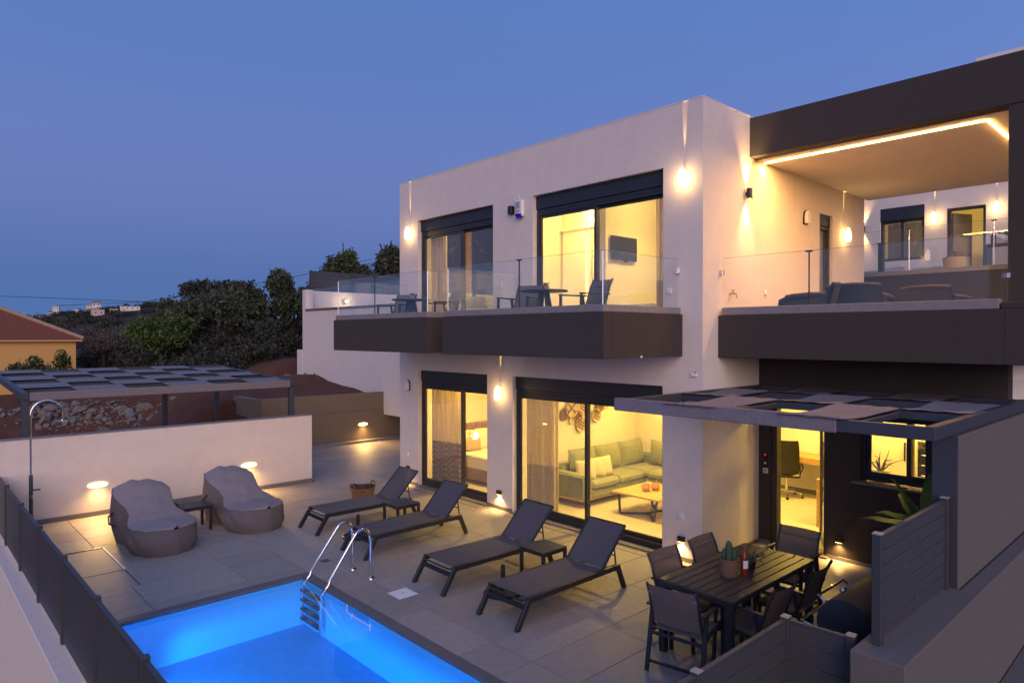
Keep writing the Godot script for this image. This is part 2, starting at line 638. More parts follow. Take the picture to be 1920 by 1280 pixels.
# ---------- ground, deck, pool ----------
var hump := noise(77, 0.12, 4)
var hills := noise(78, 0.006, 4)


func ground_y(x: float, z: float) -> float:
	var plot := x > -13.3 and x < 3.65 and z > -9.0 and z < 7.3
	if plot:
		return -1.6
	var d := Vector2(x - 5.2, z - 8.5)
	var dist := d.length()
	var left := smoothstep(-9.0, -13.3, x)
	var y := lerpf(-2.4, -0.06, left)
	if x > 3.0:
		y = -1.6
	y = lerpf(y, clampf(0.10 - 0.25 * (z - 0.5), -0.6, 1.4), smoothstep(-15.0, -22.0, x))
	y += 0.8 * smoothstep(-22.5, -25.0, x + 0.45 * (z + 2.0)) + 0.5 * smoothstep(-26.0, -45.0, x)
	# the cut bank of red soil beside the white retaining wall
	var bank := 1.25 + 0.10 * smoothstep(-13.3, -15.0, x) + 0.45 * smoothstep(-14.8, -18.5, x) + 0.12 * smoothstep(0.5, -3.0, z)
	var in_bank := smoothstep(-12.0, -13.35, x) * smoothstep(-22.5, -17.5, x) * (1.0 - smoothstep(0.80, 0.92 if x > -15.0 else 3.6, z))
	y = lerpf(y, maxf(y, bank), in_bank)
	y += 0.10 * hump.get_noise_2d(x * 4.0, z * 4.0) * left * smoothstep(10.0, 16.0, -x)
	# the valley, then the ridge with the village
	y -= 14.0 * smoothstep(60.0, 260.0, dist) * left
	var az := rad_to_deg(atan2(z - 8.5, -(x - 5.2)))   # 0 along -x, negative towards -z
	var ridge := 29.0 * exp(-pow((az + 16.5) / 10.5, 2.0))
	y += (ridge + 13.0) * smoothstep(400.0, 690.0, dist) * left * (1.0 - smoothstep(720.0, 1150.0, dist))
	y += 2.0 * hills.get_noise_2d(x, z) * smoothstep(120.0, 400.0, dist)
	return y


func terrain() -> void:
	var xs := []
	var zs := []
	var v := -1300.0
	while v < 1300.0:
		xs.append(v)
		v += 0.35 if v > -26.0 and v < -9.0 else 1.2 if v > -60.0 and v < 20.0 else clampf(absf(v) * 0.06, 4.0, 60.0)
	v = -1300.0
	while v < 1300.0:
		zs.append(v)
		v += 0.35 if v > -10.0 and v < 9.0 else 1.4 if v > -40.0 and v < 40.0 else clampf(absf(v) * 0.06, 4.0, 60.0)
	var g := []
	var far := []
	for x: float in xs:
		var row := []
		for z: float in zs:
			row.append(Vector3(x, ground_y(x, z), z))
		if x < -54.0:
			far.append(row)
		else:
			if g.is_empty():
				far.append(row)
			g.append(row)
	var st := begin()
	add_grid(st, g, false, true)
	var fs := begin()
	add_grid(fs, far, false, true)
	tag(structure("hills", fs.commit(), M.scrubland), "dark scrub covered hills on the horizon at the left", "", "", "structure")
	var o := structure("ground", st.commit(), M.soil)
	tag(o, "red brown bare soil sloping up to the trees beyond the driveway", "", "", "structure")
	# a rough concrete lane climbs outside the grey wall on the right
	var r := begin()
	var gr := []
	for i in 12:
		var row := []
		for j in 10:
			var x := 3.66 + i * 0.4
			var z := 9.0 - j * 2.0
			row.append(Vector3(x, 0.02 - 0.05 * maxf(z, 0.0) + 0.02 * sin(i * 2.1 + j), z))
		gr.append(row)
	add_grid(r, gr, false, true)
	tag(structure("road", r.commit(), M.road), "grey concrete lane outside the wall on the right", "", "", "structure")


func deck() -> void:
	var o := span("deck", Vector3(-9.0, -0.30, -0.02), Vector3(3.25, -0.012, 4.22), M.grout, null, 0.0)
	tag(o, "terrace deck paved with large grey tiles around the pool", "", "", "structure")
	for e: Array in [[-13.2, -6.0, -7.72, -0.02], [-13.2, -0.02, -9.0, 1.4], [0.0, -1.65, 3.25, -0.02], [-9.0, 4.22, -3.62, 7.02], [-3.62, 6.80, 3.2, 7.02], [2.3, 4.22, 3.2, 6.80]]:
		var lo := Vector3(e[0], -0.30, e[1])
		var hi := Vector3(e[2], -0.012, e[3])
		put("slab", box(hi - lo, 0.0), M.grout, o, (lo + hi) * 0.5 - o.position)
	var areas := [Rect2(-9.0, 0.0, 12.25, 4.22), Rect2(-13.2, -6.0, 5.48, 6.0), Rect2(-13.2, 0.0, 4.2, 1.4), Rect2(0.0, -1.65, 3.25, 1.65), Rect2(-9.0, 4.22, 2.2, 2.8), Rect2(-6.8, 4.22, 2.14, 1.85), Rect2(-4.66, 4.22, 1.04, 2.8), Rect2(2.3, 4.22, 0.9, 2.8)]
	for i in range(-23, 6):
		for j in range(-9, 4):
			var t := Rect2(0.36 + 0.606 * i, 3.75 + 1.213 * j, 0.606, 1.213)
			for a: Rect2 in areas:
				var c := t.intersection(a)
				if c.size.x < 0.03 or c.size.y < 0.03:
					continue
				var s := Vector3(c.size.x - 0.007, 0.016, c.size.y - 0.007)
				put("tile", box(s, 0.002), M["tile%d" % rng.randi_range(0, 3)], o, Vector3(c.get_center().x, -0.006 + rng.randf_range(0, 0.0012), c.get_center().y) - o.position)
	# the tiled lid of the pump room, with a bright edge strip and a dark slot
	var h := put("hatch_lid", box(Vector3(2.11, 0.02, 0.92), 0.003), M.tile1, o, Vector3(-5.73, -0.012, 6.54) - o.position)
	put("hatch_joint", box(Vector3(0.008, 0.004, 0.92), 0.0), M.grout, h, Vector3(0.26, 0.011, 0))
	put("edge_strip", box(Vector3(1.30, 0.014, 0.022), 0.002), M.white, o, Vector3(-6.13, 0.002, 6.07) - o.position)
	put("slot_strip", box(Vector3(0.030, 0.010, 0.9), 0.0), M.black, o, Vector3(-6.81, 0.001, 6.54) - o.position)


func pool() -> void:
	var X0 := -3.49
	var X1 := 2.15
	var Z0 := 4.345
	var Z1 := 6.67
	var st := begin()
	add_box(st, Vector3((X0 + X1) / 2, -0.40, Z0 - 0.06), Vector3(X1 - X0 + 0.24, 0.72, 0.118), 0.0)
	add_box(st, Vector3((X0 + X1) / 2, -0.40, Z1 + 0.06), Vector3(X1 - X0 + 0.24, 0.72, 0.118), 0.0)
	add_box(st, Vector3(X0 - 0.06, -0.40, (Z0 + Z1) / 2), Vector3(0.118, 0.72, Z1 - Z0), 0.0)
	add_box(st, Vector3(X1 + 0.06, -0.40, (Z0 + Z1) / 2), Vector3(0.118, 0.72, Z1 - Z0), 0.0)
	var o := structure("pool_basin", st.commit(), M.pool_wall)
	tag(o, "rectangular swimming pool basin with pale blue walls lit blue", "", "", "structure")
	span("pool_floor", Vector3(X0, -0.78, Z0), Vector3(X1, -0.645, Z1), M.pool_floor, o, 0.0)
	var n := 8
	for k in n:   # the dark coping stones along the rim
		var a := X0 - 0.13 + (X1 - X0 + 0.26) * k / n
		var b := X0 - 0.13 + (X1 - X0 + 0.26) * (k + 1) / n
		span("coping_stone", Vector3(a + 0.002, -0.035, Z0 - 0.125), Vector3(b - 0.002, 0.004, Z0), M.pool_coping, o, 0.003)
		span("coping_stone", Vector3(a + 0.002, -0.035, Z1), Vector3(b - 0.002, 0.004, Z1 + 0.13), M.pool_coping, o, 0.003)
	for k in 4:
		var a := Z0 + (Z1 - Z0) * k / 4.0
		var b := Z0 + (Z1 - Z0) * (k + 1) / 4.0
		span("coping_stone", Vector3(X0 - 0.13, -0.035, a + 0.002), Vector3(X0, 0.004, b - 0.002), M.pool_coping, o, 0.003)
		span("coping_stone", Vector3(X1, -0.035, a + 0.002), Vector3(X1 + 0.13, 0.004, b - 0.002), M.pool_coping, o, 0.003)
	# the skimmer mouth under the coping
	span("skimmer_throat", Vector3(-2.29, -0.125, Z0 - 0.02), Vector3(-1.80, -0.045, Z0 + 0.003), M.pool_floor, o, 0.0)
	span("skimmer_frame", Vector3(-2.31, -0.140, Z0 - 0.01), Vector3(-1.78, -0.126, Z0 + 0.012), M.white, o, 0.002)
	span("skimmer_frame", Vector3(-2.31, -0.125, Z0 - 0.01), Vector3(-2.295, -0.040, Z0 + 0.012), M.white, o, 0.002)
	# still water
	var w := structure("water", PlaneMesh.new(), M.water, Vector3((X0 + X1) / 2, -0.05, (Z0 + Z1) / 2))
	(w.mesh as PlaneMesh).size = Vector2(X1 - X0 - 0.004, Z1 - Z0 - 0.004)
	tag(w, "still clear pool water glowing blue", "", "", "structure")
	# lamps under water: two in the near long wall, one in the far right end wall, one in the floor
	for e: Array in [[Vector3(-2.2, -0.42, Z1 - 0.012), Vector3(0.0, -0.24, -1), "near wall left"], [Vector3(0.6, -0.42, Z1 - 0.012), Vector3(0.0, -0.24, -1), "near wall right"], [Vector3(X1 - 0.012, -0.42, 5.5), Vector3(-1, -0.20, 0), "end wall"]]:
		var p := thing("pool_lamp", "round underwater pool lamp in the %s of the basin" % e[2], "lamp", e[0], 0.0, "pool lamps")
		var bs := Basis.looking_at(e[1], Vector3.UP)
		var s := begin()
		add_lathe(s, [Vector2(0.0, 0.0), Vector2(0.07, 0.0), Vector2(0.085, -0.012)], 20, Vector3.ZERO, bs * Basis(Vector3.RIGHT, -PI / 2))
		put("lens", s.commit(), M.pool_glow, p)
		spot(p, (e[1] as Vector3) * 0.02, e[1], 72.0, Color(0.0, 0.63, 1.0), 5.0, 0.02, 0.35)
		put("lamp_hood", box(Vector3(0.30, 0.010, 0.27), 0.003), M.white, p, (e[1] as Vector3) * 0.125 + Vector3(0, 0.046, 0), Vector3(0, bs.get_euler().y, 0))
	var f := thing("pool_lamp", "small round white lamp in the pool floor near the front edge of the picture", "lamp", Vector3(-1.62, -0.645, 5.93), 0.0, "pool lamps")
	lathe("lens", [Vector2(0.075, 0.0), Vector2(0.06, 0.014), Vector2(0.0, 0.018)], M.pool_glow, f)


# ---------- the house ----------
var villa: Node3D


func span_wall(called: String, r: Rect2, z0: float, z1: float, holes: Array, mat: Material, tr := Transform3D.IDENTITY, parent: Node = null) -> MeshInstance3D:
	var st := begin()
	add_wall(st, r, z0, z1, holes, tr)
	return put(called, st.commit(), mat, parent if parent else villa)


const SIDE := Transform3D(Vector3(0, 0, -1), Vector3(0, 1, 0), Vector3(1, 0, 0), Vector3.ZERO)   # local x runs to -z, local z is world x


func house() -> void:
	villa = thing("villa", "two storey cream villa with dark brown balconies and lit windows", "house")
	span_wall("front_wall", Rect2(-7.72, 0, 7.72, 6.68), -0.25, 0.0, [Rect2(-7.01, -0.1, 2.31, 2.64), Rect2(-3.977, -0.1, 3.304, 2.64), Rect2(-7.01, 3.25, 2.485, 2.54), Rect2(-3.44, 3.25, 2.77, 2.54)], M.plaster)
	span_wall("side_wall", Rect2(0.25, 0, 5.75, 6.68), -0.25, 0.0, [Rect2(1.9, -0.1, 3.6, 2.85), Rect2(3.89, 3.25, 0.56, 2.26)], M.plaster, SIDE)
	span_wall("left_wall", Rect2(0.25, 0, 5.75, 6.68), -7.72, -7.47, [], M.plaster, SIDE)
	span_wall("back_wall", Rect2(-7.47, 0, 7.22, 6.68), -6.0, -5.75, [], M.plaster)
	span_wall("back_wall", Rect2(-0.248, 0, 3.5, 2.96), -6.0, -5.75, [], M.plaster)
	span_wall("entrance_wall", Rect2(0.002, 0, 3.25, 2.97), -1.90, -1.65, [Rect2(0.20, -0.1, 0.86, 2.35), Rect2(1.53, 1.20, 0.90, 1.05)], M.dark_plaster)
	span("ground_floor", Vector3(-7.47, -0.2, -5.75), Vector3(3.25, 0.02, -0.02), M.room_floor, villa, 0.0)
	span("upper_floor", Vector3(-7.47, 2.78, -5.75), Vector3(-0.25, 3.25, -0.25), M.room_ceiling, villa, 0.0)
	span("office_ceiling", Vector3(-0.25, 2.72, -5.75), Vector3(3.25, 2.96, -1.90), M.room_ceiling, villa, 0.0)
	span("upper_ceiling", Vector3(-7.47, 5.95, -5.75), Vector3(-0.25, 6.30, -0.25), M.room_ceiling, villa, 0.0)
	span("office_side_wall", Vector3(3.10, 0.0, -5.75), Vector3(3.248, 2.72, -1.90), M.room_wall, villa, 0.0)
	# skirting tiles at the foot of the outer walls
	for e: Array in [[-7.72, -7.01], [-4.70, -3.977], [-0.673, 0.012]]:
		span("skirting", Vector3(e[0], 0, 0.0), Vector3(e[1], 0.075, 0.012), M.skirting, villa, 0.002)
	span("skirting", Vector3(0.0, 0, -1.65), Vector3(0.012, 0.075, -0.002), M.skirting, villa, 0.002)
	span("skirting", Vector3(0.02, 0, -1.65), Vector3(0.20, 0.075, -1.638), M.skirting, villa, 0.002)
	span("skirting", Vector3(1.06, 0, -1.65), Vector3(3.25, 0.075, -1.638), M.skirting, villa, 0.002)
	span("door_sill", Vector3(0.16, 0, -1.92), Vector3(1.10, 0.045, -1.55), M.skirting, villa, 0.003)
	for e: Array in [[-7.01, -4.70], [-3.977, -0.673]]:
		span("window_sill", Vector3(e[0], 0.002, -0.13), Vector3(e[1], 0.030, 0.05), M.skirting, villa, 0.003)
		span("drain_channel", Vector3(e[0], -0.004, 0.22), Vector3(e[1], 0.006, 0.235), M.black, villa, 0.0)
	# roof over the terrace on the right, its dark fascia and the dark column
	span("terrace_roof", Vector3(0.003, 6.04, -6.2), Vector3(4.4, 6.60, -1.56), M.plaster, villa, 0.0)
	span("roof_fascia", Vector3(0.003, 6.05, -1.56), Vector3(4.4, 6.655, -1.32), M.dark_plaster, villa, 0.006)
	span("column", Vector3(3.30, 3.25, -1.75), Vector3(3.75, 6.048, -1.335), M.dark_plaster, villa, 0.006)
	span("stair_tower", Vector3(2.35, 6.60, -5.2), Vector3(4.4, 7.62, -4.0), M.plaster, villa, 0.006)
	# parapet cap
	span("parapet_cap", Vector3(-7.73, 6.68, -0.255), Vector3(0.004, 6.70, 0.006), M.plaster, villa, 0.003)
	span("parapet_cap", Vector3(-0.255, 6.68, -6.0), Vector3(0.004, 6.70, -0.257), M.plaster, villa, 0.003)


func sliding(called: String, x0: float, x1: float, y0: float, y1: float, z: float, mid: float, box_h := 0.30, label := "", sill := 0.09) -> MeshInstance3D:
	# a dark aluminium window: fixed frame and two sashes, each with its pane, under a roller shutter box
	var st := begin()
	var top := y1 - box_h
	var f := 0.055
	add_box(st, Vector3(x0 + f / 2, (y0 + top) / 2, z), Vector3(f, top - y0, 0.11))
	add_box(st, Vector3(x1 - f / 2, (y0 + top) / 2, z), Vector3(f, top - y0, 0.11))
	add_box(st, Vector3((x0 + x1) / 2, top - f / 2, z), Vector3(x1 - x0 - 2 * f, f, 0.11))
	add_box(st, Vector3((x0 + x1) / 2, y0 + sill / 2, z), Vector3(x1 - x0 - 2 * f, sill, 0.11))
	var o := put(called, st.commit(), M.frame, villa)
	if label:
		o.set_meta("label", label)
	if box_h > 0.01:
		var b := span("shutter_box", Vector3(x0, top + 0.06, z - 0.05), Vector3(x1, y1 - 0.002, z + 0.075), M.frame, o, 0.006)
		put("shutter_lip", box(Vector3(x1 - x0, 0.058, 0.105), 0.005), M.frame, b, Vector3(0, -(y1 - top - 0.06) / 2 - 0.031, -0.012))
	var parts := [[x0 + f, mid + 0.03, z + 0.02], [mid - 0.03, x1 - f, z - 0.025]]
	for e: Array in parts:
		var s := begin()
		var g := 0.06
		var a: float = e[0]
		var b: float = e[1]
		var zz: float = e[2]
		var lo := y0 + sill
		var hi := top - f
		add_box(s, Vector3(a + g / 2, (lo + hi) / 2, zz), Vector3(g, hi - lo, 0.04))
		add_box(s, Vector3(b - g / 2, (lo + hi) / 2, zz), Vector3(g, hi - lo, 0.04))
		add_box(s, Vector3((a + b) / 2, hi - 0.025, zz), Vector3(b - a - 2 * g, 0.05, 0.04))
		add_box(s, Vector3((a + b) / 2, lo + 0.035, zz), Vector3(b - a - 2 * g, 0.07, 0.04))
		put("sash", s.commit(), M.frame, o)
		put("pane", box(Vector3(b - a - 2 * g + 0.01, hi - lo - 0.11, 0.008), 0.0), M.glass, o, Vector3((a + b) / 2, (lo + hi) / 2 + 0.01, zz))
	put("handle", box(Vector3(0.022, 0.24, 0.03), 0.004), M.black, o, Vector3(x0 + f + 0.03, (y0 + top) / 2 - 0.1, z + 0.055))
	return o


func windows() -> void:
	sliding("window", -7.01, -4.70, 0.03, 2.54, -0.15, -5.62, 0.30, "narrower ground floor window in front of the bedroom")
	sliding("window", -3.977, -0.673, 0.03, 2.54, -0.15, -2.28, 0.30, "wide ground floor window in front of the living room")
	sliding("window", -7.01, -4.525, 3.25, 5.79, -0.15, -5.62, 0.30, "left upper window")
	sliding("window", -3.44, -0.67, 3.25, 5.79, -0.15, -2.08, 0.30, "right upper window")
	sliding("window", 1.53, 2.43, 1.24, 2.25, -1.76, 2.13, 0.06, "small kitchen window beside the entrance", 0.06)
	span("window_sill", Vector3(1.43, 1.19, -1.70), Vector3(2.47, 1.222, -1.575), M.skirting, villa, 0.004)
	# the entrance: frame, and the glazed leaf that stands open into the house
	var st := begin()
	add_box(st, Vector3(0.245, 1.14, -1.74), Vector3(0.09, 2.19, 0.14))
	add_box(st, Vector3(1.035, 1.14, -1.74), Vector3(0.05, 2.19, 0.14))
	add_box(st, Vector3(0.64, 2.215, -1.74), Vector3(0.74, 0.06, 0.14))
	put("door_frame", st.commit(), M.frame, villa)
	var leaf := Node3D.new()
	var ds := begin()
	add_box(ds, Vector3(0.04, 1.08, 0), Vector3(0.08, 2.1, 0.05))
	add_box(ds, Vector3(0.72, 1.08, 0), Vector3(0.08, 2.1, 0.05))
	add_box(ds, Vector3(0.38, 0.09, 0), Vector3(0.60, 0.12, 0.05))
	add_box(ds, Vector3(0.38, 2.08, 0), Vector3(0.60, 0.10, 0.05))
	var d := put("door", ds.commit(), M.grey_plastic, villa, Vector3(1.0, 0.03, -1.82), Vector3(0, deg_to_rad(119), 0))
	leaf.free()
	put("pane", box(Vector3(0.60, 1.9, 0.01), 0.0), M.glass, d, Vector3(0.38, 1.09, 0))
	var hs := begin()
	add_tube(hs, [Vector3(0.66, 0.45, 0.075), Vector3(0.66, 1.75, 0.075)], 0.017, 10)
	add_tube(hs, [Vector3(0.66, 0.65, 0.02), Vector3(0.66, 0.65, 0.075)], 0.009, 6)
	add_tube(hs, [Vector3(0.66, 1.55, 0.02), Vector3(0.66, 1.55, 0.075)], 0.009, 6)
	put("handle", hs.commit(), M.black, d)
	# terrace door in the side wall
	var ts := begin()
	add_box(ts, Vector3(-0.10, 4.25, -3.925), Vector3(0.10, 2.0, 0.07))
	add_box(ts, Vector3(-0.10, 4.25, -4.415), Vector3(0.10, 2.0, 0.07))
	add_box(ts, Vector3(-0.10, 5.27, -4.17), Vector3(0.10, 0.06, 0.56))
	var td := put("door", ts.commit(), M.frame, villa)
	td.set_meta("label", "narrow dark terrace door in the side wall")
	span("shutter_box", Vector3(-0.15, 5.31, -4.45), Vector3(-0.04, 5.51, -3.89), M.frame, td, 0.005)
	span("pane", Vector3(-0.106, 3.27, -4.38), Vector3(-0.098, 5.24, -3.96), M.glass, td, 0.0)


func balcony(x0: float, x1: float, posts: Array, label: String) -> void:
	var b := begin()
	var zf := 1.795
	add_box(b, Vector3((x0 + x1) / 2, 3.12, (zf - 0.16) / 2), Vector3(x1 - x0 - 0.32, 0.252, zf - 0.16), 0.0)
	add_box(b, Vector3((x0 + x1) / 2, 3.298, zf - 0.08), Vector3(x1 - x0, 0.61, 0.16), 0.006)
	add_box(b, Vector3(x0 + 0.081, 3.298, (zf - 0.16) / 2), Vector3(0.16, 0.608, zf - 0.160), 0.0)
	add_box(b, Vector3(x1 - 0.081, 3.298, (zf - 0.16) / 2), Vector3(0.16, 0.608, zf - 0.160), 0.0)
	var o := put("balcony", b.commit(), M.dark_plaster, villa)
	o.set_meta("label", label)
	var i := 0.03
	span("coping", Vector3(x0 + i, 3.604, zf - 0.20), Vector3(x1 - i, 3.70, zf - i), M.coping, o, 0.006)
	span("coping", Vector3(x0 + i, 3.604, 0.002), Vector3(x0 + 0.19, 3.70, zf - 0.202), M.coping, o, 0.006)
	span("coping", Vector3(x1 - 0.19, 3.604, 0.002), Vector3(x1 - i, 3.70, zf - 0.202), M.coping, o, 0.006)
	span("floor", Vector3(x0 + 0.161, 3.248, 0.002), Vector3(x1 - 0.161, 3.262, zf - 0.161), M.tile1, o, 0.0)
	var zg := zf - 0.07
	var last := x0 + 0.07
	for x: float in posts + [x1 - 0.07]:
		var p := span("glass_panel", Vector3(last + 0.006, 3.702, zg - 0.006), Vector3(x - 0.006, 4.40, zg + 0.006), M.rail_glass, o, 0.0)
		put("glass_rim", box(Vector3(x - last - 0.012, 0.004, 0.0125), 0.0), M.glass_edge, p, Vector3(0, 0.3515, 0))
		last = x
	for x: float in posts:
		var p := tube("glass_post", [Vector3(x, 3.70, zg), Vector3(x, 4.395, zg)], 0.011, M.dark_metal, o)
		put("clip", box(Vector3(0.09, 0.022, 0.03), 0.003), M.dark_metal, p, Vector3(x, 4.395, zg))
	for x: float in [x0 + 0.07, x1 - 0.07]:
		var p := span("glass_panel", Vector3(x - 0.006, 3.702, 0.03), Vector3(x + 0.006, 4.40, zg - 0.008), M.rail_glass, o, 0.0)
		put("glass_rim", box(Vector3(0.0125, 0.004, zg - 0.04), 0.0), M.glass_edge, p, Vector3(0, 0.3515, 0))
		tube("corner_post", [Vector3(x, 3.70, zg), Vector3(x, 4.39, zg)], 0.008, M.chrome, o)
	span("clip", Vector3(x1 - 0.10, 4.20, 0.002), Vector3(x1 - 0.04, 4.28, 0.035), M.chrome, o, 0.002)


func balconies() -> void:
	balcony(-7.43, -4.183, [-5.95], "shorter left balcony with glass railing")
	balcony(-3.75, -0.33, [-1.97], "longer right balcony with glass railing")
	var t := put("drip_spout", box(Vector3(0.04, 0.03, 0.03), 0.003), M.white, villa, Vector3(-0.335, 3.005, 1.0))
	t.set_meta("label", "small white drip spout under the right balcony")


func terrace() -> void:
	var b := begin()
	add_box(b, Vector3(1.727, 3.28, -0.49), Vector3(3.45, 0.61, 0.16), 0.006)
	add_box(b, Vector3(1.727, 3.11, -3.4), Vector3(3.45, 0.27, 5.66), 0.0)
	add_box(b, Vector3(3.60, 3.28, -3.2), Vector3(0.296, 0.61, 5.58), 0.006)
	var o := put("terrace_slab", b.commit(), M.dark_plaster, villa)
	span("coping", Vector3(0.05, 3.588, -0.60), Vector3(3.40, 3.70, -0.43), M.coping, o, 0.006)
	span("coping", Vector3(3.42, 3.588, -6.0), Vector3(3.74, 3.66, -0.44), M.dark_plaster, o, 0.006)
	span("floor", Vector3(0.004, 3.247, -6.1), Vector3(3.44, 3.262, -0.571), M.tile2, o, 0.0)
	var zg := -0.48
	var last := 0.03
	for x: float in [1.30, 3.30]:
		var p := span("glass_panel", Vector3(last + 0.006, 3.702, zg - 0.006), Vector3(x - 0.006, 4.42, zg + 0.006), M.rail_glass, o, 0.0)
		put("glass_rim", box(Vector3(x - last - 0.012, 0.004, 0.0125), 0.0), M.glass_edge, p, Vector3(0, 0.3615, 0))
		last = x
	var gp := tube("glass_post", [Vector3(1.30, 3.70, zg), Vector3(1.30, 4.415, zg)], 0.010, M.dark_metal, o)
	put("clip", box(Vector3(0.09, 0.022, 0.03), 0.003), M.dark_metal, gp, Vector3(1.30, 4.415, zg))
	var sp := span("glass_panel", Vector3(3.30, 3.702, -1.33), Vector3(3.312, 4.42, zg), M.rail_glass, o, 0.0)
	put("clip", box(Vector3(0.03, 0.06, 0.05), 0.003), M.chrome, sp, Vector3(0.02, -0.05, -0.38))
	span("clip", Vector3(0.002, 4.18, zg - 0.025), Vector3(0.05, 4.26, zg + 0.025), M.chrome, o, 0.002)


func rear_villa() -> void:
	var v := thing("neighbour_villa", "white villa with lit window and open door behind the covered terrace", "house", Vector3(0, 0, -10.0))
	span_wall("front_wall", Rect2(-9.0, 3.6, 16.0, 4.6), -0.25, 0.0, [Rect2(-1.06, 5.15, 1.0, 1.33), Rect2(0.41, 4.30, 0.78, 2.0)], M.plaster, Transform3D.IDENTITY, v)
	var st := begin()
	for e: Array in [[-1.03, 5.66], [-0.09, 5.66], [-0.56, 5.66]]:
		add_box(st, Vector3(e[0], e[1], -0.11), Vector3(0.07, 1.0, 0.10))
	add_box(st, Vector3(-0.56, 5.185, -0.11), Vector3(0.86, 0.06, 0.10))
	add_box(st, Vector3(-0.56, 6.13, -0.11), Vector3(0.86, 0.06, 0.10))
	var w := put("window", st.commit(), M.frame, v)
	put("shutter_box", box(Vector3(1.0, 0.32, 0.14), 0.006), M.frame, w, Vector3(-0.56, 6.32, -0.08))
	for x: float in [-0.795, -0.325]:
		put("pane", box(Vector3(0.40, 0.90, 0.008), 0.0), M.glass, w, Vector3(x, 5.66, -0.11))
	var ds := begin()
	add_box(ds, Vector3(0.44, 5.28, -0.10), Vector3(0.06, 1.96, 0.12))
	add_box(ds, Vector3(1.16, 5.28, -0.10), Vector3(0.06, 1.96, 0.12))
	add_box(ds, Vector3(0.80, 6.27, -0.10), Vector3(0.66, 0.06, 0.12))
	put("door_frame", ds.commit(), M.frame, v)
	var leaf := put("door", box(Vector3(0.60, 1.9, 0.045), 0.004), M.grey_plastic, v, Vector3(0.62, 5.25, -0.42), Vector3(0, deg_to_rad(65), 0))
	put("handle", box(Vector3(0.03, 0.9, 0.04), 0.004), M.black, leaf, Vector3(0.22, 0, 0.05))
	# the room behind: walls, ceiling cove
	span("room_wall", Vector3(-2.2, 3.6, -4.2), Vector3(2.6, 7.0, -4.0), M.room_wall, v, 0.0)
	span("room_wall", Vector3(-2.4, 3.6, -4.0), Vector3(-2.2, 7.0, -0.25), M.room_wall, v, 0.0)
	span("room_wall", Vector3(2.6, 3.6, -4.0), Vector3(2.8, 7.0, -0.25), M.room_wall, v, 0.0)
	span("room_ceiling", Vector3(-2.2, 6.85, -4.0), Vector3(2.6, 7.0, -0.25), M.room_ceiling, v, 0.0)
	span("room_floor", Vector3(-2.2, 4.1, -4.0), Vector3(2.6, 4.28, -0.25), M.room_floor, v, 0.0)
	span("cupboard", Vector3(-1.5, 4.28, -2.2), Vector3(0.2, 6.35, -1.9), M.dark_marble, v, 0.004)
	span("cabinet", Vector3(1.0, 4.28, -1.6), Vector3(1.6, 5.9, -1.2), M.white, v, 0.004)
	var cl := thing("ceiling_light", "lit ceiling cove in the room of the white villa behind the terrace", "ceiling light", Vector3(0.0, 6.84, -11.2))
	put("diffuser", box(Vector3(1.6, 0.02, 0.5), 0.002), M.ceiling_glow, cl)
	omni(cl, Vector3(0, -0.06, 0), ROOM, 3.0, 0.06)
	# the raised pool terrace in front of it: brown wall with coping and glass
	var g := thing("terrace_wall", "dark raised terrace wall with pale coping and glass railing behind the covered terrace", "wall", Vector3(0, 0, -7.2))
	span("wall", Vector3(-7.0, 2.0, -0.30), Vector3(5.0, 4.56, -0.02), M.dark_plaster, g, 0.004)
	span("coping", Vector3(-7.0, 4.563, -0.32), Vector3(5.0, 4.66, 0.0), M.coping, g, 0.006)
	for e: Array in [[-1.6, 0.40], [0.42, 2.4]]:
		var p := span("glass_panel", Vector3(e[0], 4.662, -0.16), Vector3(e[1], 5.55, -0.148), M.rail_glass, g, 0.0)
		put("glass_rim", box(Vector3(e[1] - e[0], 0.004, 0.0125), 0.0), M.glass_edge, p, Vector3(0, 0.446, 0))
	for x: float in [0.41, 1.9]:
		var p := tube("glass_post", [Vector3(x, 4.66, -0.15), Vector3(x, 5.53, -0.15)], 0.010, M.chrome, g)
		put("clip", box(Vector3(0.09, 0.025, 0.03), 0.003), M.dark_metal, p, Vector3(x, 5.54, -0.15))
	var fl := span("upper_terrace", Vector3(-9.0, 4.1, -9.99), Vector3(6.0, 4.28, -7.52), M.tile2, null, 0.0)
	tag(fl, "raised paved terrace in front of the white villa", "", "", "structure")
	# what stands on it
	var po := thing("parasol_post", "black square post standing behind the glass on the raised terrace", "post", Vector3(-0.30, 4.28, -7.85))
	put("post", box(Vector3(0.11, 1.05, 0.11), 0.006), M.black, po, Vector3(0, 0.525, 0))
	put("collar", box(Vector3(0.15, 0.03, 0.15), 0.004), M.dark_metal, po, Vector3(0, 1.065, 0))
	for e: Array in [[-0.55, "left pale blue sun bed with a folded cover on the raised terrace"], [0.72, "right pale blue sun bed beside the wicker basket on the raised terrace"]]:
		var s := thing("sun_bed", e[1], "sun bed", Vector3(e[0], 4.28, -8.5), 0.0, "sun beds on the raised terrace")
		put("mattress", box(Vector3(1.1, 0.16, 0.62), 0.06), M.cloth_blue, s, Vector3(0, 0.43, 0))
		put("base", box(Vector3(1.05, 0.34, 0.55), 0.01), M.frame, s, Vector3(0, 0.17, 0))
		put("folded_cover", box(Vector3(0.42, 0.10, 0.4), 0.04), M.linen, s, Vector3(0.30, 0.55, 0), Vector3(0, 0.2, 0.12))
	var bk := thing("basket", "pale wicker basket with dark towels on the raised terrace", "basket", Vector3(1.12, 4.28, -7.95))
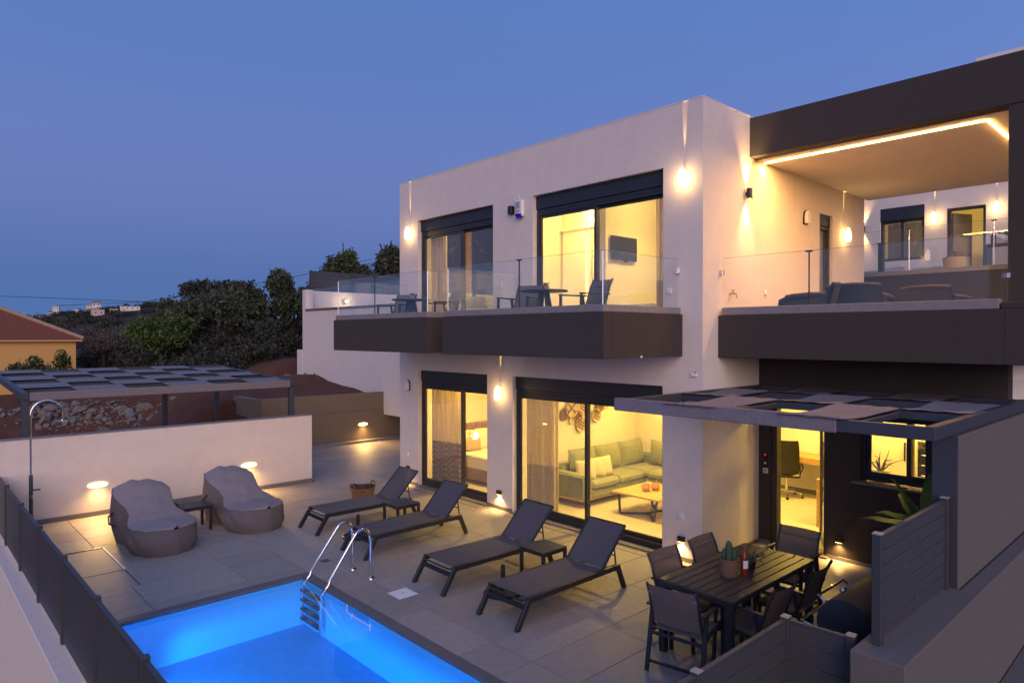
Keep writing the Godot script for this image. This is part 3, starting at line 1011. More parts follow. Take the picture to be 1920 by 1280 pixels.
	lathe("body", [Vector2(0.0, 0.0), Vector2(0.20, 0.0), Vector2(0.25, 0.36), Vector2(0.235, 0.36), Vector2(0.19, 0.03), Vector2(0.0, 0.03)], M.pale_basket, bk, Vector3(0, 0.28, 0))
	lathe("towel", [Vector2(0.0, 0.50), Vector2(0.12, 0.47), Vector2(0.22, 0.34), Vector2(0.2, 0.2)], M.towel, bk, Vector3(0, 0.28, 0), 12)
	lathe("stand", [Vector2(0.0, 0.28), Vector2(0.19, 0.28), Vector2(0.19, 0.0), Vector2(0.0, 0.0)], M.frame, bk)
	var hd := thing("pool_handrail", "small chrome pool handrail on the raised terrace at the left", "handrail", Vector3(-0.93, 4.28, -8.1))
	for x: float in [-0.09, 0.09]:
		tube("rail", [Vector3(x, 0.0, 0), Vector3(x, 0.55, 0.02), Vector3(x * 0.7, 0.66, 0.1), Vector3(x * 0.5, 0.55, 0.2), Vector3(x * 0.5, 0.0, 0.24)], 0.016, M.chrome, hd)
	var lt := thing("side_table", "small grey ledge table with bottle and plant on the raised terrace at the right", "table", Vector3(2.0, 4.28, -7.9))
	put("table_top", box(Vector3(0.7, 0.03, 0.4), 0.004), M.grey_plaster, lt, Vector3(0, 0.83, 0))
	for x: float in [-0.3, 0.3]:
		put("leg", box(Vector3(0.04, 0.81, 0.34), 0.004), M.frame, lt, Vector3(x, 0.405, 0))
	var bo := put("bottle", null, M.frame)
	var bs := begin()
	add_lathe(bs, [Vector2(0.0, 0.0), Vector2(0.045, 0.0), Vector2(0.045, 0.17), Vector2(0.018, 0.23), Vector2(0.018, 0.31), Vector2(0.0, 0.31)], 14)
	bo.mesh = bs.commit()
	bo.position = Vector3(1.78, 5.126, -7.9)
	tag(bo, "dark bottle on the grey ledge table of the raised terrace", "bottle")
	var vp := thing("potted_plant", "small broad leaved plant in a white pot on the grey ledge table", "plant", Vector3(2.05, 5.126, -7.9))
	lathe("pot", [Vector2(0.0, 0.0), Vector2(0.06, 0.0), Vector2(0.08, 0.13), Vector2(0.0, 0.12)], M.white, vp)
	for k in 7:
		leaf_blade(vp, "leaf", Vector3(0, 0.12, 0), TAU * k / 7.0, 0.26, 0.09, 0.8, M.leaf_banana)


# ---------- garden walls ----------
func yards() -> void:
	var w := thing("garden_wall", "long white garden wall with two oval lights behind the bean bags", "wall", Vector3(-9.03, 0, 1.48))
	put("wall", box(Vector3(0.22, 1.80, 6.2), 0.008), M.plaster, w, Vector3(-0.11, 0.598, 3.1))
	put("skirting", box(Vector3(0.014, 0.085, 5.5), 0.002), M.skirting, w, Vector3(0.007, 0.043, 2.75))
	put("wall_cap", box(Vector3(0.235, 0.014, 6.2), 0.003), M.coping, w, Vector3(-0.11, 1.506, 3.1))
	var b := thing("brown_wall", "low brown rendered wall with an oval light at the end of the driveway", "wall", Vector3(-13.2, 0, 0.90))
	put("lower_wall", box(Vector3(0.22, 0.98, 7.0), 0.004), M.brown_plaster, b, Vector3(-0.10, 0.49, -3.5))
	put("upper_wall", box(Vector3(0.22, 0.53, 7.0), 0.006), M.brown_plaster, b, Vector3(-0.112, 1.247, -3.5))
	put("end_wall", box(Vector3(1.9, 1.75, 0.22), 0.006), M.brown_plaster, b, Vector3(-1.17, 0.60, -0.12))
	put("kerb", box(Vector3(0.12, 0.09, 6.8), 0.006), M.coping, b, Vector3(0.075, 0.045, -3.4))
	var r := thing("retaining_wall", "tall pale lavender white retaining wall left of the house above the soil bank", "wall", Vector3(0, 0, -3.0))
	put("wall", box(Vector3(11.0, 3.4, 0.3), 0.008), M.plaster, r, Vector3(-13.35, 2.50, -0.15))
	put("stepped_end", box(Vector3(0.45, 2.6, 0.34), 0.008), M.plaster, r, Vector3(-19.07, 1.45, -0.16))
	put("end_pillar", box(Vector3(0.26, 0.80, 0.3), 0.006), M.plaster, r, Vector3(-18.72, 4.60, -0.15))
	put("coping", box(Vector3(10.8, 0.07, 0.36), 0.005), M.pool_coping, r, Vector3(-13.15, 4.237, -0.14))
	for k in 5:
		var p := put("glass_panel", box(Vector3(2.0, 0.72, 0.012), 0.0), M.rail_glass, r, Vector3(-17.55 + 2.02 * k, 4.635, -0.15))
		put("glass_rim", box(Vector3(2.0, 0.005, 0.0125), 0.0), M.glass_edge, p, Vector3(0, 0.362, 0))
	var s := thing("boundary_wall", "white boundary wall topped with grey planks behind the glass on the upper left terrace", "wall", Vector3(-18.85, 0, -3.3))
	put("wall", box(Vector3(0.25, 1.9, 9.0), 0.006), M.plaster, s, Vector3(-0.13, 4.03, -4.5))
	for k in 5:
		put("plank", box(Vector3(0.03, 0.148, 8.9), 0.004), M.fence, s, Vector3(-0.13, 5.06 + 0.155 * k, -4.5))
	for k in 6:
		put("post", box(Vector3(0.06, 0.8, 0.06), 0.004), M.fence_post, s, Vector3(-0.10, 5.37, -0.1 - 1.75 * k))
	var f := span("upper_left_terrace", Vector3(-18.8, 3.7, -12.0), Vector3(-7.73, 4.19, -3.31), M.tile1, null, 0.0)
	tag(f, "raised paved terrace left of the house", "", "", "structure")
	# walls on the right
	var g := thing("parapet_wall", "low grey rendered parapet wall carrying the short plank screen at the right", "wall", Vector3(3.28, 0, 3.355))
	put("wall", box(Vector3(0.37, 2.8, 1.95), 0.008), M.grey_plaster, g, Vector3(0.185, -0.40, -0.976))
	put("ledge", box(Vector3(0.15, 2.8, 8.0), 0.008), M.grey_plaster, g, Vector3(0.293, -0.40, -5.955))
	var t := thing("side_wall", "tall grey rendered wall at the right end of the pergola", "wall", Vector3(3.27, 0, 1.40))
	put("wall", box(Vector3(0.213, 3.0, 7.4), 0.008), M.grey_plaster, t, Vector3(0.1065, 0.88, -3.7))
	put("pier_face", box(Vector3(0.209, 2.6, 0.02), 0.004), M.beam, t, Vector3(0.1065, 1.08, 0.0105))
	var q := thing("pool_wall", "plastered retaining wall with pale ledge outside the left fence", "wall", Vector3(-9.3, 0, 7.02))
	put("wall", box(Vector3(12.6, 3.0, 0.325), 0.008), M.plaster, q, Vector3(6.3, -1.505, 0.1625))


# ---------- what the windows show ----------
func curtain(called: String, a: Vector3, b: Vector3, h: float, waves: int, hem: float, parent: Node) -> void:
	var dir := (b - a).normalized()
	var out := dir.cross(Vector3.UP)
	var n := waves * 8
	for part in (2 if hem > 0.0 else 1):
		var y0 := 0.0 if part == 1 or hem <= 0.0 else hem
		var y1 := hem if part == 1 else h
		var g := []
		for i in n + 1:
			var u := float(i) / n
			var row := []
			for j in 4:
				var y := lerpf(y0, y1, j / 3.0)
				var p := a.lerp(b, u) + out * (0.05 * sin(u * waves * TAU) * (1.0 + 0.2 * sin(u * 9.0))) + dir * 0.02 * sin(u * 23.0) * (1.0 - y / h)
				p.y += y
				row.append(p)
			g.append(row)
		var st := begin()
		add_grid(st, g)
		put(called if part == 0 else "hem", st.commit(), M.curtain if part == 0 else (M.curtain_hem if hem > 0.9 else M.linen_grey), parent)


func pillow(called: String, s: Vector3, mat: Material, parent: Node, at: Vector3, rot: Vector3) -> MeshInstance3D:
	var st := begin()
	for sg: float in [-1.0, 1.0]:
		var g := []
		for i in 13:
			var row := []
			for j in 13:
				var u := i / 6.0 - 1.0
				var v := j / 6.0 - 1.0
				var t := pow(maxf(0.0, (1.0 - pow(absf(u), 2.6)) * (1.0 - pow(absf(v), 2.6))), 0.5)
				var pin := 1.0 - 0.07 * (1.0 - absf(u * v)) * (absf(u) ** 3 + absf(v) ** 3) * 0.5
				row.append(Vector3(u * s.x / 2 * pin, v * s.y / 2 * pin, sg * t * s.z / 2))
			g.append(row)
		add_grid(st, g, false, sg < 0.0)
	return put(called, st.commit(), mat, parent, at, rot)


func ceiling_lamp(at: Vector3, e: float, label: String, c := ROOM) -> void:
	var t := thing("ceiling_light", label, "ceiling light", at, 0.0, "ceiling lights inside the villa")
	lathe("trim", [Vector2(0.0, 0.0), Vector2(0.105, 0.0), Vector2(0.105, -0.012), Vector2(0.085, -0.012), Vector2(0.085, -0.006)], M.white, t)
	lathe("diffuser", [Vector2(0.085, -0.009), Vector2(0.0, -0.011)], M.ceiling_glow, t)
	spot(t, Vector3(0, -0.05, 0), Vector3.DOWN, 66.0, c, e * 1.45, 0.08, 0.8)
	omni(t, Vector3(0, -0.10, 0), c, e * 0.46, 0.06)


func rooms() -> void:
	# partitions
	span("partition", Vector3(-4.35, 0.02, -5.75), Vector3(-4.20, 2.78, -0.25), M.room_wall, villa, 0.0)
	span("partition", Vector3(-4.198, 0.02, -4.20), Vector3(-2.0, 2.78, -4.04), M.room_wall, villa, 0.0)
	span("partition", Vector3(-2.15, 0.02, -5.75), Vector3(-2.0, 2.78, -4.202), M.room_wall, villa, 0.0)
	span("partition", Vector3(-7.47, 0.02, -3.6), Vector3(-4.352, 2.78, -3.45), M.room_wall, villa, 0.0)
	span("partition", Vector3(-2.0, 0.02, -5.62), Vector3(3.10, 2.72, -5.50), M.room_wall, villa, 0.0)
	span("partition", Vector3(-4.55, 3.25, -3.6), Vector3(-4.40, 5.95, -0.25), M.room_wall, villa, 0.0)
	span("partition", Vector3(-7.47, 3.25, -3.8), Vector3(-0.25, 5.95, -3.62), M.room_wall, villa, 0.0)
	span("partition", Vector3(-2.70, 3.25, -3.6), Vector3(-2.55, 5.95, -0.95), M.room_wall, villa, 0.0)
	span("partition", Vector3(-4.398, 3.25, -1.95), Vector3(-2.702, 5.95, -1.80), M.room_wall, villa, 0.0)
	for e: Array in [[-7.47, -7.42, -3.45, -0.25], [-4.40, -4.35, -3.45, -0.25], [-0.30, -0.25, -1.9, -0.25]]:
		span("lining", Vector3(e[0], 0.02, e[2]), Vector3(e[1], 2.78, e[3]), M.room_wall, villa, 0.0)
	span("skirting", Vector3(-2.0, 0.02, -5.5), Vector3(3.10, 0.11, -5.485), M.skirting, villa, 0.0)
	span("skirting", Vector3(-4.198, 0.02, -4.04), Vector3(-2.0, 0.09, -4.025), M.skirting, villa, 0.0)
	for e: Array in [[-2.2, 2.775, -1.15, 6.0, "ceiling light over the coffee table in the living room"], [-2.9, 2.775, -3.1, 3.52, "ceiling light over the sofa corner in the living room"], [-6.0, 2.775, -1.0, 4.6, "ceiling light over the bed on the ground floor"], [-5.2, 2.775, -2.7, 2.56, "ceiling light at the back of the ground floor bedroom"], [-0.6, 2.715, -4.4, 4.16, "ceiling light over the office chair"], [1.2, 2.715, -2.9, 3.2, "ceiling light just inside the entrance"], [2.2, 2.715, -3.0, 2.56, "ceiling light in the kitchen corner"], [-6.2, 5.945, -0.9, 1.5, "ceiling light in the left upper bedroom"], [-1.5, 5.945, -1.6, 3.2, "ceiling light in the right upper bedroom"], [-3.4, 5.945, -1.0, 1.76, "ceiling light in the bright upper bathroom"]]:
		ceiling_lamp(Vector3(e[0], e[1], e[2]), e[3], e[4])
	# curtains
	for e: Array in [[Vector3(-6.97, 0.03, -0.36), Vector3(-6.05, 0.03, -0.50), 2.5, 7, 0.95, "cream curtain with zigzag hem at the left of the bedroom window"], [Vector3(-3.96, 0.03, -0.36), Vector3(-3.30, 0.03, -0.52), 2.5, 6, 0.85, "cream curtain with grey hem at the left of the living room window"], [Vector3(-6.98, 3.26, -0.36), Vector3(-6.55, 3.26, -0.42), 2.5, 4, 0.0, "cream curtain at the left upper window"], [Vector3(-1.12, 3.26, -0.50), Vector3(-0.70, 3.26, -0.42), 2.5, 5, 0.9, "cream curtain with dark hem at the right upper window"]]:
		var c := thing("curtain", e[5], "curtain")
		curtain("cloth", e[0], e[1], e[2], e[3], e[4], c)
	# living room: corner sofa
	var s := thing("corner_sofa", "olive green velvet corner sofa on a wooden plinth in the living room", "sofa", Vector3(-4.16, 0.02, -1.10))
	put("plinth", box(Vector3(0.80, 0.06, 2.75), 0.006), M.oak, s, Vector3(0.47, 0.13, -1.44))
	put("plinth", box(Vector3(1.9, 0.06, 0.80), 0.006), M.oak, s, Vector3(1.83, 0.13, -2.44))
	put("arm", box(Vector3(0.98, 0.46, 0.24), 0.04), M.sofa, s, Vector3(0.50, 0.39, -0.12))
	put("base", box(Vector3(0.95, 0.16, 2.62), 0.03), M.sofa, s, Vector3(0.49, 0.245, -1.55))
	put("base", box(Vector3(1.9, 0.16, 0.95), 0.03), M.sofa, s, Vector3(1.92, 0.245, -2.40))
	put("back", box(Vector3(0.20, 0.36, 2.62), 0.05), M.sofa, s, Vector3(0.11, 0.50, -1.55))
	put("back", box(Vector3(2.6, 0.36, 0.18), 0.05), M.sofa, s, Vector3(1.50, 0.50, -2.80))
	for k in 3:
		put("seat_cushion", box(Vector3(0.80, 0.16, 0.80), 0.05), M.sofa, s, Vector3(0.60, 0.40, -0.66 - 0.81 * k))
		pillow("back_cushion", Vector3(0.80, 0.56, 0.26), M.sofa, s, Vector3(0.31, 0.72, -0.72 - 0.80 * k), Vector3(-0.16, PI / 2, 0))
	for k in 2:
		put("seat_cushion", box(Vector3(0.86, 0.16, 0.80), 0.05), M.sofa, s, Vector3(1.45 + 0.87 * k, 0.40, -2.28))
		pillow("back_cushion", Vector3(0.84, 0.56, 0.26), M.sofa, s, Vector3(1.00 + 0.86 * k, 0.72, -2.62), Vector3(-0.2, 0, 0))
	for p: Array in [[0.16, 0.10, -0.10], [0.95, 0.10, -0.10], [0.95, 0.10, -1.5]]:
		put("foot", box(Vector3(0.05, 0.10, 0.05), 0.004), M.black, s, Vector3(p[0], 0.05, p[2]))
	for e: Array in [[Vector3(-3.50, 0.66, -1.50), 0.6, "left cream scatter cushion leaning on the sofa arm"], [Vector3(-3.48, 0.68, -1.76), 0.95, "middle cream scatter cushion on the green sofa"], [Vector3(-3.44, 0.68, -1.98), 1.25, "right patterned cream scatter cushion on the green sofa"]]:
		var c := pillow("scatter_cushion", Vector3(0.40, 0.40, 0.16), M.cushion, null, e[0], Vector3(-0.22, e[1], 0.1))
		tag(c, e[2], "cushion", "scatter cushions on the green sofa")
	var t := thing("coffee_table", "low oak coffee table with black steel frame in the living room", "table", Vector3(-2.16, 0.02, -1.86))
	put("table_top", box(Vector3(1.05, 0.035, 1.15), 0.006), M.oak, t, Vector3(0, 0.40, 0))
	for x: float in [-0.42, 0.42]:
		bar("leg", Vector3(x, 0.38, 0.48), Vector3(x * 0.9, 0.02, 0.50), 0.05, 0.02, M.black, t)
		bar("leg", Vector3(x, 0.38, -0.48), Vector3(x * 0.9, 0.02, -0.50), 0.05, 0.02, M.black, t)
		bar("foot_bar", Vector3(x * 0.9, 0.02, 0.50), Vector3(0, 0.02, 0.12), 0.045, 0.03, M.black, t)
		bar("foot_bar", Vector3(x * 0.9, 0.02, -0.50), Vector3(0, 0.02, -0.12), 0.045, 0.03, M.black, t)
	bar("foot_bar", Vector3(0, 0.02, 0.14), Vector3(0, 0.02, -0.14), 0.045, 0.03, M.black, t)
	for e: Array in [[-2.22, -1.72, "front round clay cup on the coffee table"], [-2.14, -1.90, "rear round clay cup on the coffee table"]]:
		var c := thing("clay_cup", e[2], "cup", Vector3(e[0], 0.4375, e[1]), 0.0, "clay cups on the coffee table")
		lathe("body", [Vector2(0.0, 0.0), Vector2(0.05, 0.0), Vector2(0.085, 0.06), Vector2(0.075, 0.13), Vector2(0.065, 0.13), Vector2(0.06, 0.03), Vector2(0.0, 0.03)], M.cup_clay, c, Vector3.ZERO, 14)
		tube("straw", [Vector3(0, 0.05, 0), Vector3(0.03, 0.20, 0.01)], 0.004, M.white, c, 5)
	# woven plates on the wall
	var plates := [[1.80, -1.83, 0.19, 0, "large woven wall plate with a crossed pattern"], [1.69, -1.60, 0.13, 1, "leftmost brown woven wall plate"], [1.62, -2.00, 0.13, 1, "brown woven wall plate under the crossed plate"], [1.80, -2.20, 0.19, 0, "large striped woven wall plate beside the window bar"], [1.77, -2.70, 0.12, 1, "rightmost brown woven wall plate"], [1.44, -2.10, 0.15, 0, "lowest pale woven wall plate"], [1.56, -1.82, 0.08, 0, "small pale woven wall plate left of the middle"], [1.60, -2.60, 0.15, 0, "pale woven wall plate right of the window bar"], [1.78, -2.90, 0.07, 0, "smallest pale woven wall plate at the right end"]]
	for p: Array in plates:
		var d := thing("wall_plate", p[4], "wall plate", Vector3(-4.19, p[0], p[1]), 0.0, "woven plates on the living room wall")
		var mat: Material = M.pale_basket if p[3] == 0 else M.basket
		var r: float = p[2]
		lathe("plate", [Vector2(0.0, 0.0), Vector2(r * 0.6, 0.008), Vector2(r, 0.05), Vector2(r * 0.98, 0.055), Vector2(r * 0.58, 0.02), Vector2(0.0, 0.012)], mat, d, Vector3.ZERO, 22, Vector3(0, 0, -PI / 2))
		if p[3] == 0 and r > 0.14:
			for k in 3:
				var a := (0.7 if k == 0 else -0.7) if p[1] > -2.0 else 0.5
				var off := Vector3(0, (k - 1) * 0.07, 0) if p[1] < -2.0 else Vector3.ZERO
				var v := Vector3(0, sin(a), cos(a)) * r * 0.75
				tube("woven_stripe", [off + Vector3(0.05, 0, 0) - v, off + Vector3(0.032, 0, 0), off + Vector3(0.05, 0, 0) + v], 0.010, M.basket, d, 5)
	# bedroom
	var b := thing("bed", "double bed with pink upholstered headboard in the ground floor bedroom", "bed", Vector3(-7.40, 0.02, -0.94))
	put("frame", box(Vector3(2.1, 0.26, 1.75), 0.02), M.headboard, b, Vector3(1.10, 0.23, -0.88))
	put("mattress", box(Vector3(2.02, 0.26, 1.68), 0.05), M.linen, b, Vector3(1.10, 0.49, -0.88))
	put("bedspread", box(Vector3(1.3, 0.30, 1.74), 0.03), M.linen, b, Vector3(1.48, 0.49, -0.88))
	for k in 9:
		put("headboard_panel", box(Vector3(0.09, 0.86, 0.205), 0.03), M.headboard, b, Vector3(0.045, 0.76, 0.0 - 0.21 * k))
	for e: Array in [[Vector3(-7.16, 0.86, -1.28), Vector3(0.62, 0.44, 0.16), 0, "white bed pillow nearest the window"], [Vector3(-7.16, 0.86, -2.12), Vector3(0.62, 0.44, 0.16), 0, "white bed pillow farther from the window"], [Vector3(-6.98, 0.84, -1.75), Vector3(0.5, 0.5, 0.15), 0, "square white cushion with dark piping on the bed"], [Vector3(-6.85, 0.77, -1.36), Vector3(0.52, 0.30, 0.14), 1, "zigzag patterned oblong cushion on the bed"]]:
		var p := pillow("bed_pillow", e[1], M.zigzag if e[2] == 1 else M.linen, null, e[0], Vector3(0.0, PI / 2 - 0.25, 0.0))
		p.rotation = Vector3(-0.3, PI / 2 - 0.2, 0)
		tag(p, e[3], "pillow", "pillows on the ground floor bed")
	# office seen through the open door
	var o := thing("office_chair", "black mesh office chair with chrome star base at the desk", "chair", Vector3(-1.08, 0.02, -4.92), 0.5)
	for k in 5:
		var v := Vector3(sin(TAU * k / 5.0), 0, cos(TAU * k / 5.0))
		tube("star_leg", [Vector3(0, 0.12, 0), v * 0.16 + Vector3(0, 0.12, 0), v * 0.30 + Vector3(0, 0.075, 0)], 0.02, M.chrome, o, 8, 0.014)
		lathe("castor", [Vector2(0.0, -0.02), Vector2(0.03, -0.02), Vector2(0.03, 0.02), Vector2(0.0, 0.02)], M.black, o, v * 0.31 + Vector3(0, 0.032, 0), 10, Vector3(PI / 2, atan2(v.x, v.z), 0))
	tube("gas_lift", [Vector3(0, 0.12, 0), Vector3(0, 0.42, 0)], 0.028, M.chrome, o)
	put("seat", box(Vector3(0.50, 0.08, 0.48), 0.03), M.black, o, Vector3(0, 0.46, 0))
	var g := []
	for i in 11:
		var row := []
		for j in 9:
			var u := j / 4.0 - 1.0
			var v := i / 10.0
			var wid := 0.23 - 0.03 * pow(v * 2.0 - 1.0, 2.0)
			row.append(Vector3(u * wid, 0.50 + 0.68 * v, 0.22 + 0.10 * v - 0.05 * u * u - 0.05 * sin(v * 3.1)))
		g.append(row)
	var bs := begin()
	add_grid(bs, g)
	var g2 := g.map(func(r): return r.map(func(p): return p + Vector3(0, 0, 0.03)))
	add_grid(bs, g2, false, true)
	put("backrest", bs.commit(), M.black, o)
	for x: float in [-1.0, 1.0]:
		tube("armrest", [Vector3(x * 0.24, 0.46, 0.08), Vector3(x * 0.30, 0.62, 0.12), Vector3(x * 0.29, 0.68, 0.0), Vector3(x * 0.27, 0.66, -0.16), Vector3(x * 0.25, 0.50, -0.08)], 0.016, M.black, o)
	var dk := thing("wall_desk", "thick oak board fixed to the office wall as a desk", "desk", Vector3(-0.55, 0.02, -5.48))
	put("board", box(Vector3(2.6, 0.13, 0.55), 0.005), M.oak, dk, Vector3(0.3, 0.78, 0.28))
	var od := thing("console_table", "oak console table with plank side just inside the entrance", "table", Vector3(0.30, 0.02, -3.32))
	put("table_top", box(Vector3(0.75, 0.04, 0.34), 0.004), M.oak, od, Vector3(0.34, 0.80, 0))
	put("side_plank", box(Vector3(0.05, 0.78, 0.32), 0.004), M.oak, od, Vector3(-0.005, 0.39, 0))
	bar("brace", Vector3(0.2, 0.02, 0.12), Vector3(0.04, 0.4, -0.05), 0.02, 0.02, M.black, od)
	var dg := thing("dried_grass", "dried grass arrangement standing on the oak console table", "plant", Vector3(0.62, 0.845, -3.32))
	lathe("vase", [Vector2(0.0, 0.0), Vector2(0.06, 0.0), Vector2(0.07, 0.15), Vector2(0.03, 0.3), Vector2(0.0, 0.3)], M.clay_pot, dg, Vector3.ZERO, 12)
	for k in 9:
		var a := TAU * k / 9.0
		tube("stem", [Vector3(0, 0.28, 0), Vector3(cos(a) * 0.06, 0.8, sin(a) * 0.06), Vector3(cos(a) * 0.28, 1.06 + 0.05 * (k % 3), sin(a) * 0.28)], 0.006, M.bark, dg, 5, 0.002)
	# kitchen behind the small window
	var kc := thing("kitchen_cabinet", "tall cream kitchen cupboard behind the small window", "cabinet", Vector3(0, 0.02, -3.75))
	put("door_panel", box(Vector3(0.80, 2.2, 0.03), 0.004), M.cabinet, kc, Vector3(1.24, 1.15, 0.312))
	put("carcass", box(Vector3(0.82, 2.3, 0.6), 0.003), M.cabinet, kc, Vector3(1.24, 1.15, -0.005))
	put("handle", box(Vector3(0.02, 0.30, 0.03), 0.004), M.black, kc, Vector3(1.56, 1.42, 0.345))
	var ov := thing("oven_tower", "built in steel oven in a tall unit at the right of the kitchen window", "oven", Vector3(2.05, 0.02, -3.72))
	put("carcass", box(Vector3(0.70, 2.3, 0.6), 0.003), M.cabinet, ov, Vector3(0.0, 1.15, 0))
	put("oven_front", box(Vector3(0.60, 0.60, 0.03), 0.005), M.screen, ov, Vector3(0, 1.20, 0.318))
	put("control_panel", box(Vector3(0.60, 0.11, 0.032), 0.004), M.steel, ov, Vector3(0, 1.56, 0.318))
	for y: float in [1.08, 1.24, 1.40]:
		tube("rail", [Vector3(-0.24, y, 0.345), Vector3(0.24, y, 0.345)], 0.010, M.steel, ov, 8)
	for x: float in [-0.2, 0.2]:
		lathe("knob", [Vector2(0.0, 0.03), Vector2(0.025, 0.03), Vector2(0.03, 0.0)], M.black, ov, Vector3(x, 1.56, 0.334), 12, Vector3(PI / 2, 0, 0))
	var kp := thing("kitchen_plant", "branching spiky plant in a pale pot behind the kitchen window", "plant", Vector3(1.66, 1.25, -2.05))
	put("stand", box(Vector3(0.5, 0.04, 0.3), 0.004), M.oak, kp, Vector3(0.1, -0.12, 0))
	put("stand_leg", box(Vector3(0.42, 1.09, 0.22), 0.004), M.cabinet, kp, Vector3(0.1, -0.685, 0))
	lathe("pot", [Vector2(0.0, -0.10), Vector2(0.09, -0.10), Vector2(0.13, 0.10), Vector2(0.11, 0.10), Vector2(0.0, 0.05)], M.pale_basket, kp, Vector3.ZERO, 14)
	for k in 11:
		var a := TAU * k / 11.0 + 0.3
		var r := 0.16 + 0.09 * (k % 3)
		tube("stem", [Vector3(0, 0.06, 0), Vector3(cos(a) * r * 0.5, 0.2 + 0.05 * (k % 2), sin(a) * r * 0.35), Vector3(cos(a) * r * 1.2, 0.18 + 0.1 * (k % 3), sin(a) * r * 0.5)], 0.014, M.leaf_grey, kp, 6, 0.004)
	# upper rooms
	var u := thing("marble_panel", "dark veined marble wall panel behind the bed in the left upper bedroom", "wall panel", Vector3(-7.40, 3.25, -1.0))
	put("slab", box(Vector3(0.04, 2.66, 0.50), 0.003), M.dark_marble, u, Vector3(0, 1.34, -0.26))
	put("slab", box(Vector3(0.04, 2.66, 1.60), 0.003), M.dark_marble, u, Vector3(0, 1.34, -1.64))
	put("amber_strip", box(Vector3(0.03, 2.66, 0.30), 0.003), M.oak, u, Vector3(-0.004, 1.34, -0.675))
	var ub := thing("upper_bed", "double bed with white bedding in the left upper bedroom", "bed", Vector3(-6.35, 3.25, -1.75))
	put("frame", box(Vector3(2.0, 0.3, 1.7), 0.02), M.headboard, ub, Vector3(0, 0.2, 0))
	put("mattress", box(Vector3(1.95, 0.30, 1.65), 0.06), M.linen, ub, Vector3(0, 0.48, 0))
	for e: Array in [[-7.12, 4.08, -1.30, 0, "white pillow nearest the window on the upper bed"], [-7.12, 4.08, -2.12, 0, "white pillow farther from the window on the upper bed"], [-6.86, 4.03, -1.55, 1, "grey brown cushion on the upper bed"]]:
		var p := pillow("bed_pillow", Vector3(0.68, 0.42, 0.18) if e[3] == 0 else Vector3(0.56, 0.36, 0.15), M.linen if e[3] == 0 else M.linen_dark, null, Vector3(e[0], e[1], e[2]), Vector3(-0.35, PI / 2 - 0.1, 0))
		tag(p, e[4], "pillow", "pillows on the upper bed")
	var wd := thing("shower_screen", "bright white marble shower with glass front in the upper bathroom", "shower", Vector3(-3.55, 3.25, -1.76))
	put("marble_slab", box(Vector3(0.82, 2.15, 0.03), 0.003), M.white_marble, wd, Vector3(0.42, 1.10, 0))
	put("panel", box(Vector3(0.78, 2.15, 0.03), 0.003), M.white, wd, Vector3(-0.40, 1.10, 0))
	put("rail", box(Vector3(1.64, 0.05, 0.06), 0.004), M.white, wd, Vector3(0.01, 2.20, 0.03))
	put("led_strip", box(Vector3(0.03, 1.5, 0.02), 0.003), M.led_glow, wd, Vector3(-0.12, 1.30, 0.03))
	put("led_strip", box(Vector3(1.6, 0.02, 0.03), 0.003), M.led_glow, wd, Vector3(0.0, 2.52, 0.10))
	omni(wd, Vector3(0.0, 2.42, 0.2), ROOM, 0.9, 0.04)
	var tv := thing("television", "flat black television on the wall of the right upper bedroom", "television", Vector3(-2.50, 4.88, -1.42), PI / 2)
	put("screen", box(Vector3(0.74, 0.43, 0.035), 0.006), M.screen, tv)
	put("bracket", box(Vector3(0.2, 0.2, 0.06), 0.004), M.black, tv, Vector3(0, -0.05, -0.04))
	put("sensor", box(Vector3(0.10, 0.025, 0.03), 0.004), M.black, tv, Vector3(0.05, -0.225, 0))
	var rd := thing("radiator", "low pale ribbed radiator by the right upper window", "radiator", Vector3(-1.75, 3.27, -1.0))
	for k in 12:
		put("rib", box(Vector3(0.045, 0.50, 0.09), 0.012), M.white, rd, Vector3(-0.35 + 0.06 * k, 0.33, 0))
	put("valve", box(Vector3(0.06, 0.08, 0.08), 0.01), M.white, rd, Vector3(0.40, 0.15, 0))
	var tw := thing("folded_towels", "stack of folded cream towels with a small round clock by the upper window", "towels", Vector3(-1.35, 3.27, -1.35))
	put("stool", box(Vector3(0.5, 0.50, 0.36), 0.01), M.white, tw, Vector3(0, 0.25, 0))
	for k in 3:
		put("towel", box(Vector3(0.42 - 0.02 * k, 0.055, 0.30), 0.02), M.linen, tw, Vector3(0.01 * k, 0.53 + 0.057 * k, 0))
	lathe("clock", [Vector2(0.0, 0.02), Vector2(0.075, 0.02), Vector2(0.08, 0.0), Vector2(0.08, -0.02), Vector2(0.0, -0.02)], M.white, tw, Vector3(0, 0.76, 0), 18, Vector3(PI / 2, 0, 0))


# ---------- lamps ----------
func drop_lamp(at: Vector3, turn: float, label: String, e := 0.13) -> void:
	# a glass drop on the wall that also throws a thin streak upwards
	var t := thing("wall_lamp", label, "wall lamp", at, turn, "glass drop wall lamps")
	lathe("glass_drop", [Vector2(0.0, -0.14), Vector2(0.035, -0.137), Vector2(0.054, -0.08), Vector2(0.050, 0.0), Vector2(0.034, 0.08), Vector2(0.016, 0.12), Vector2(0.0, 0.125)], M.lamp_glow, t, Vector3(0, 0, 0.09), 18)
	put("back_plate", box(Vector3(0.07, 0.12, 0.012), 0.004), M.white, t, Vector3(0, 0.06, 0.006))
	bar("arm", Vector3(0, 0.13, 0.01), Vector3(0, 0.13, 0.095), 0.016, 0.016, M.white, t)
	omni(t, Vector3(0, -0.04, 0.09), WARM, e, 0.05)
	spot(t, Vector3(0, 0.16, 0.035), Vector3(0, 1.0, -0.05), 3.6, WARM, 4.0, 0.01, 0.6)


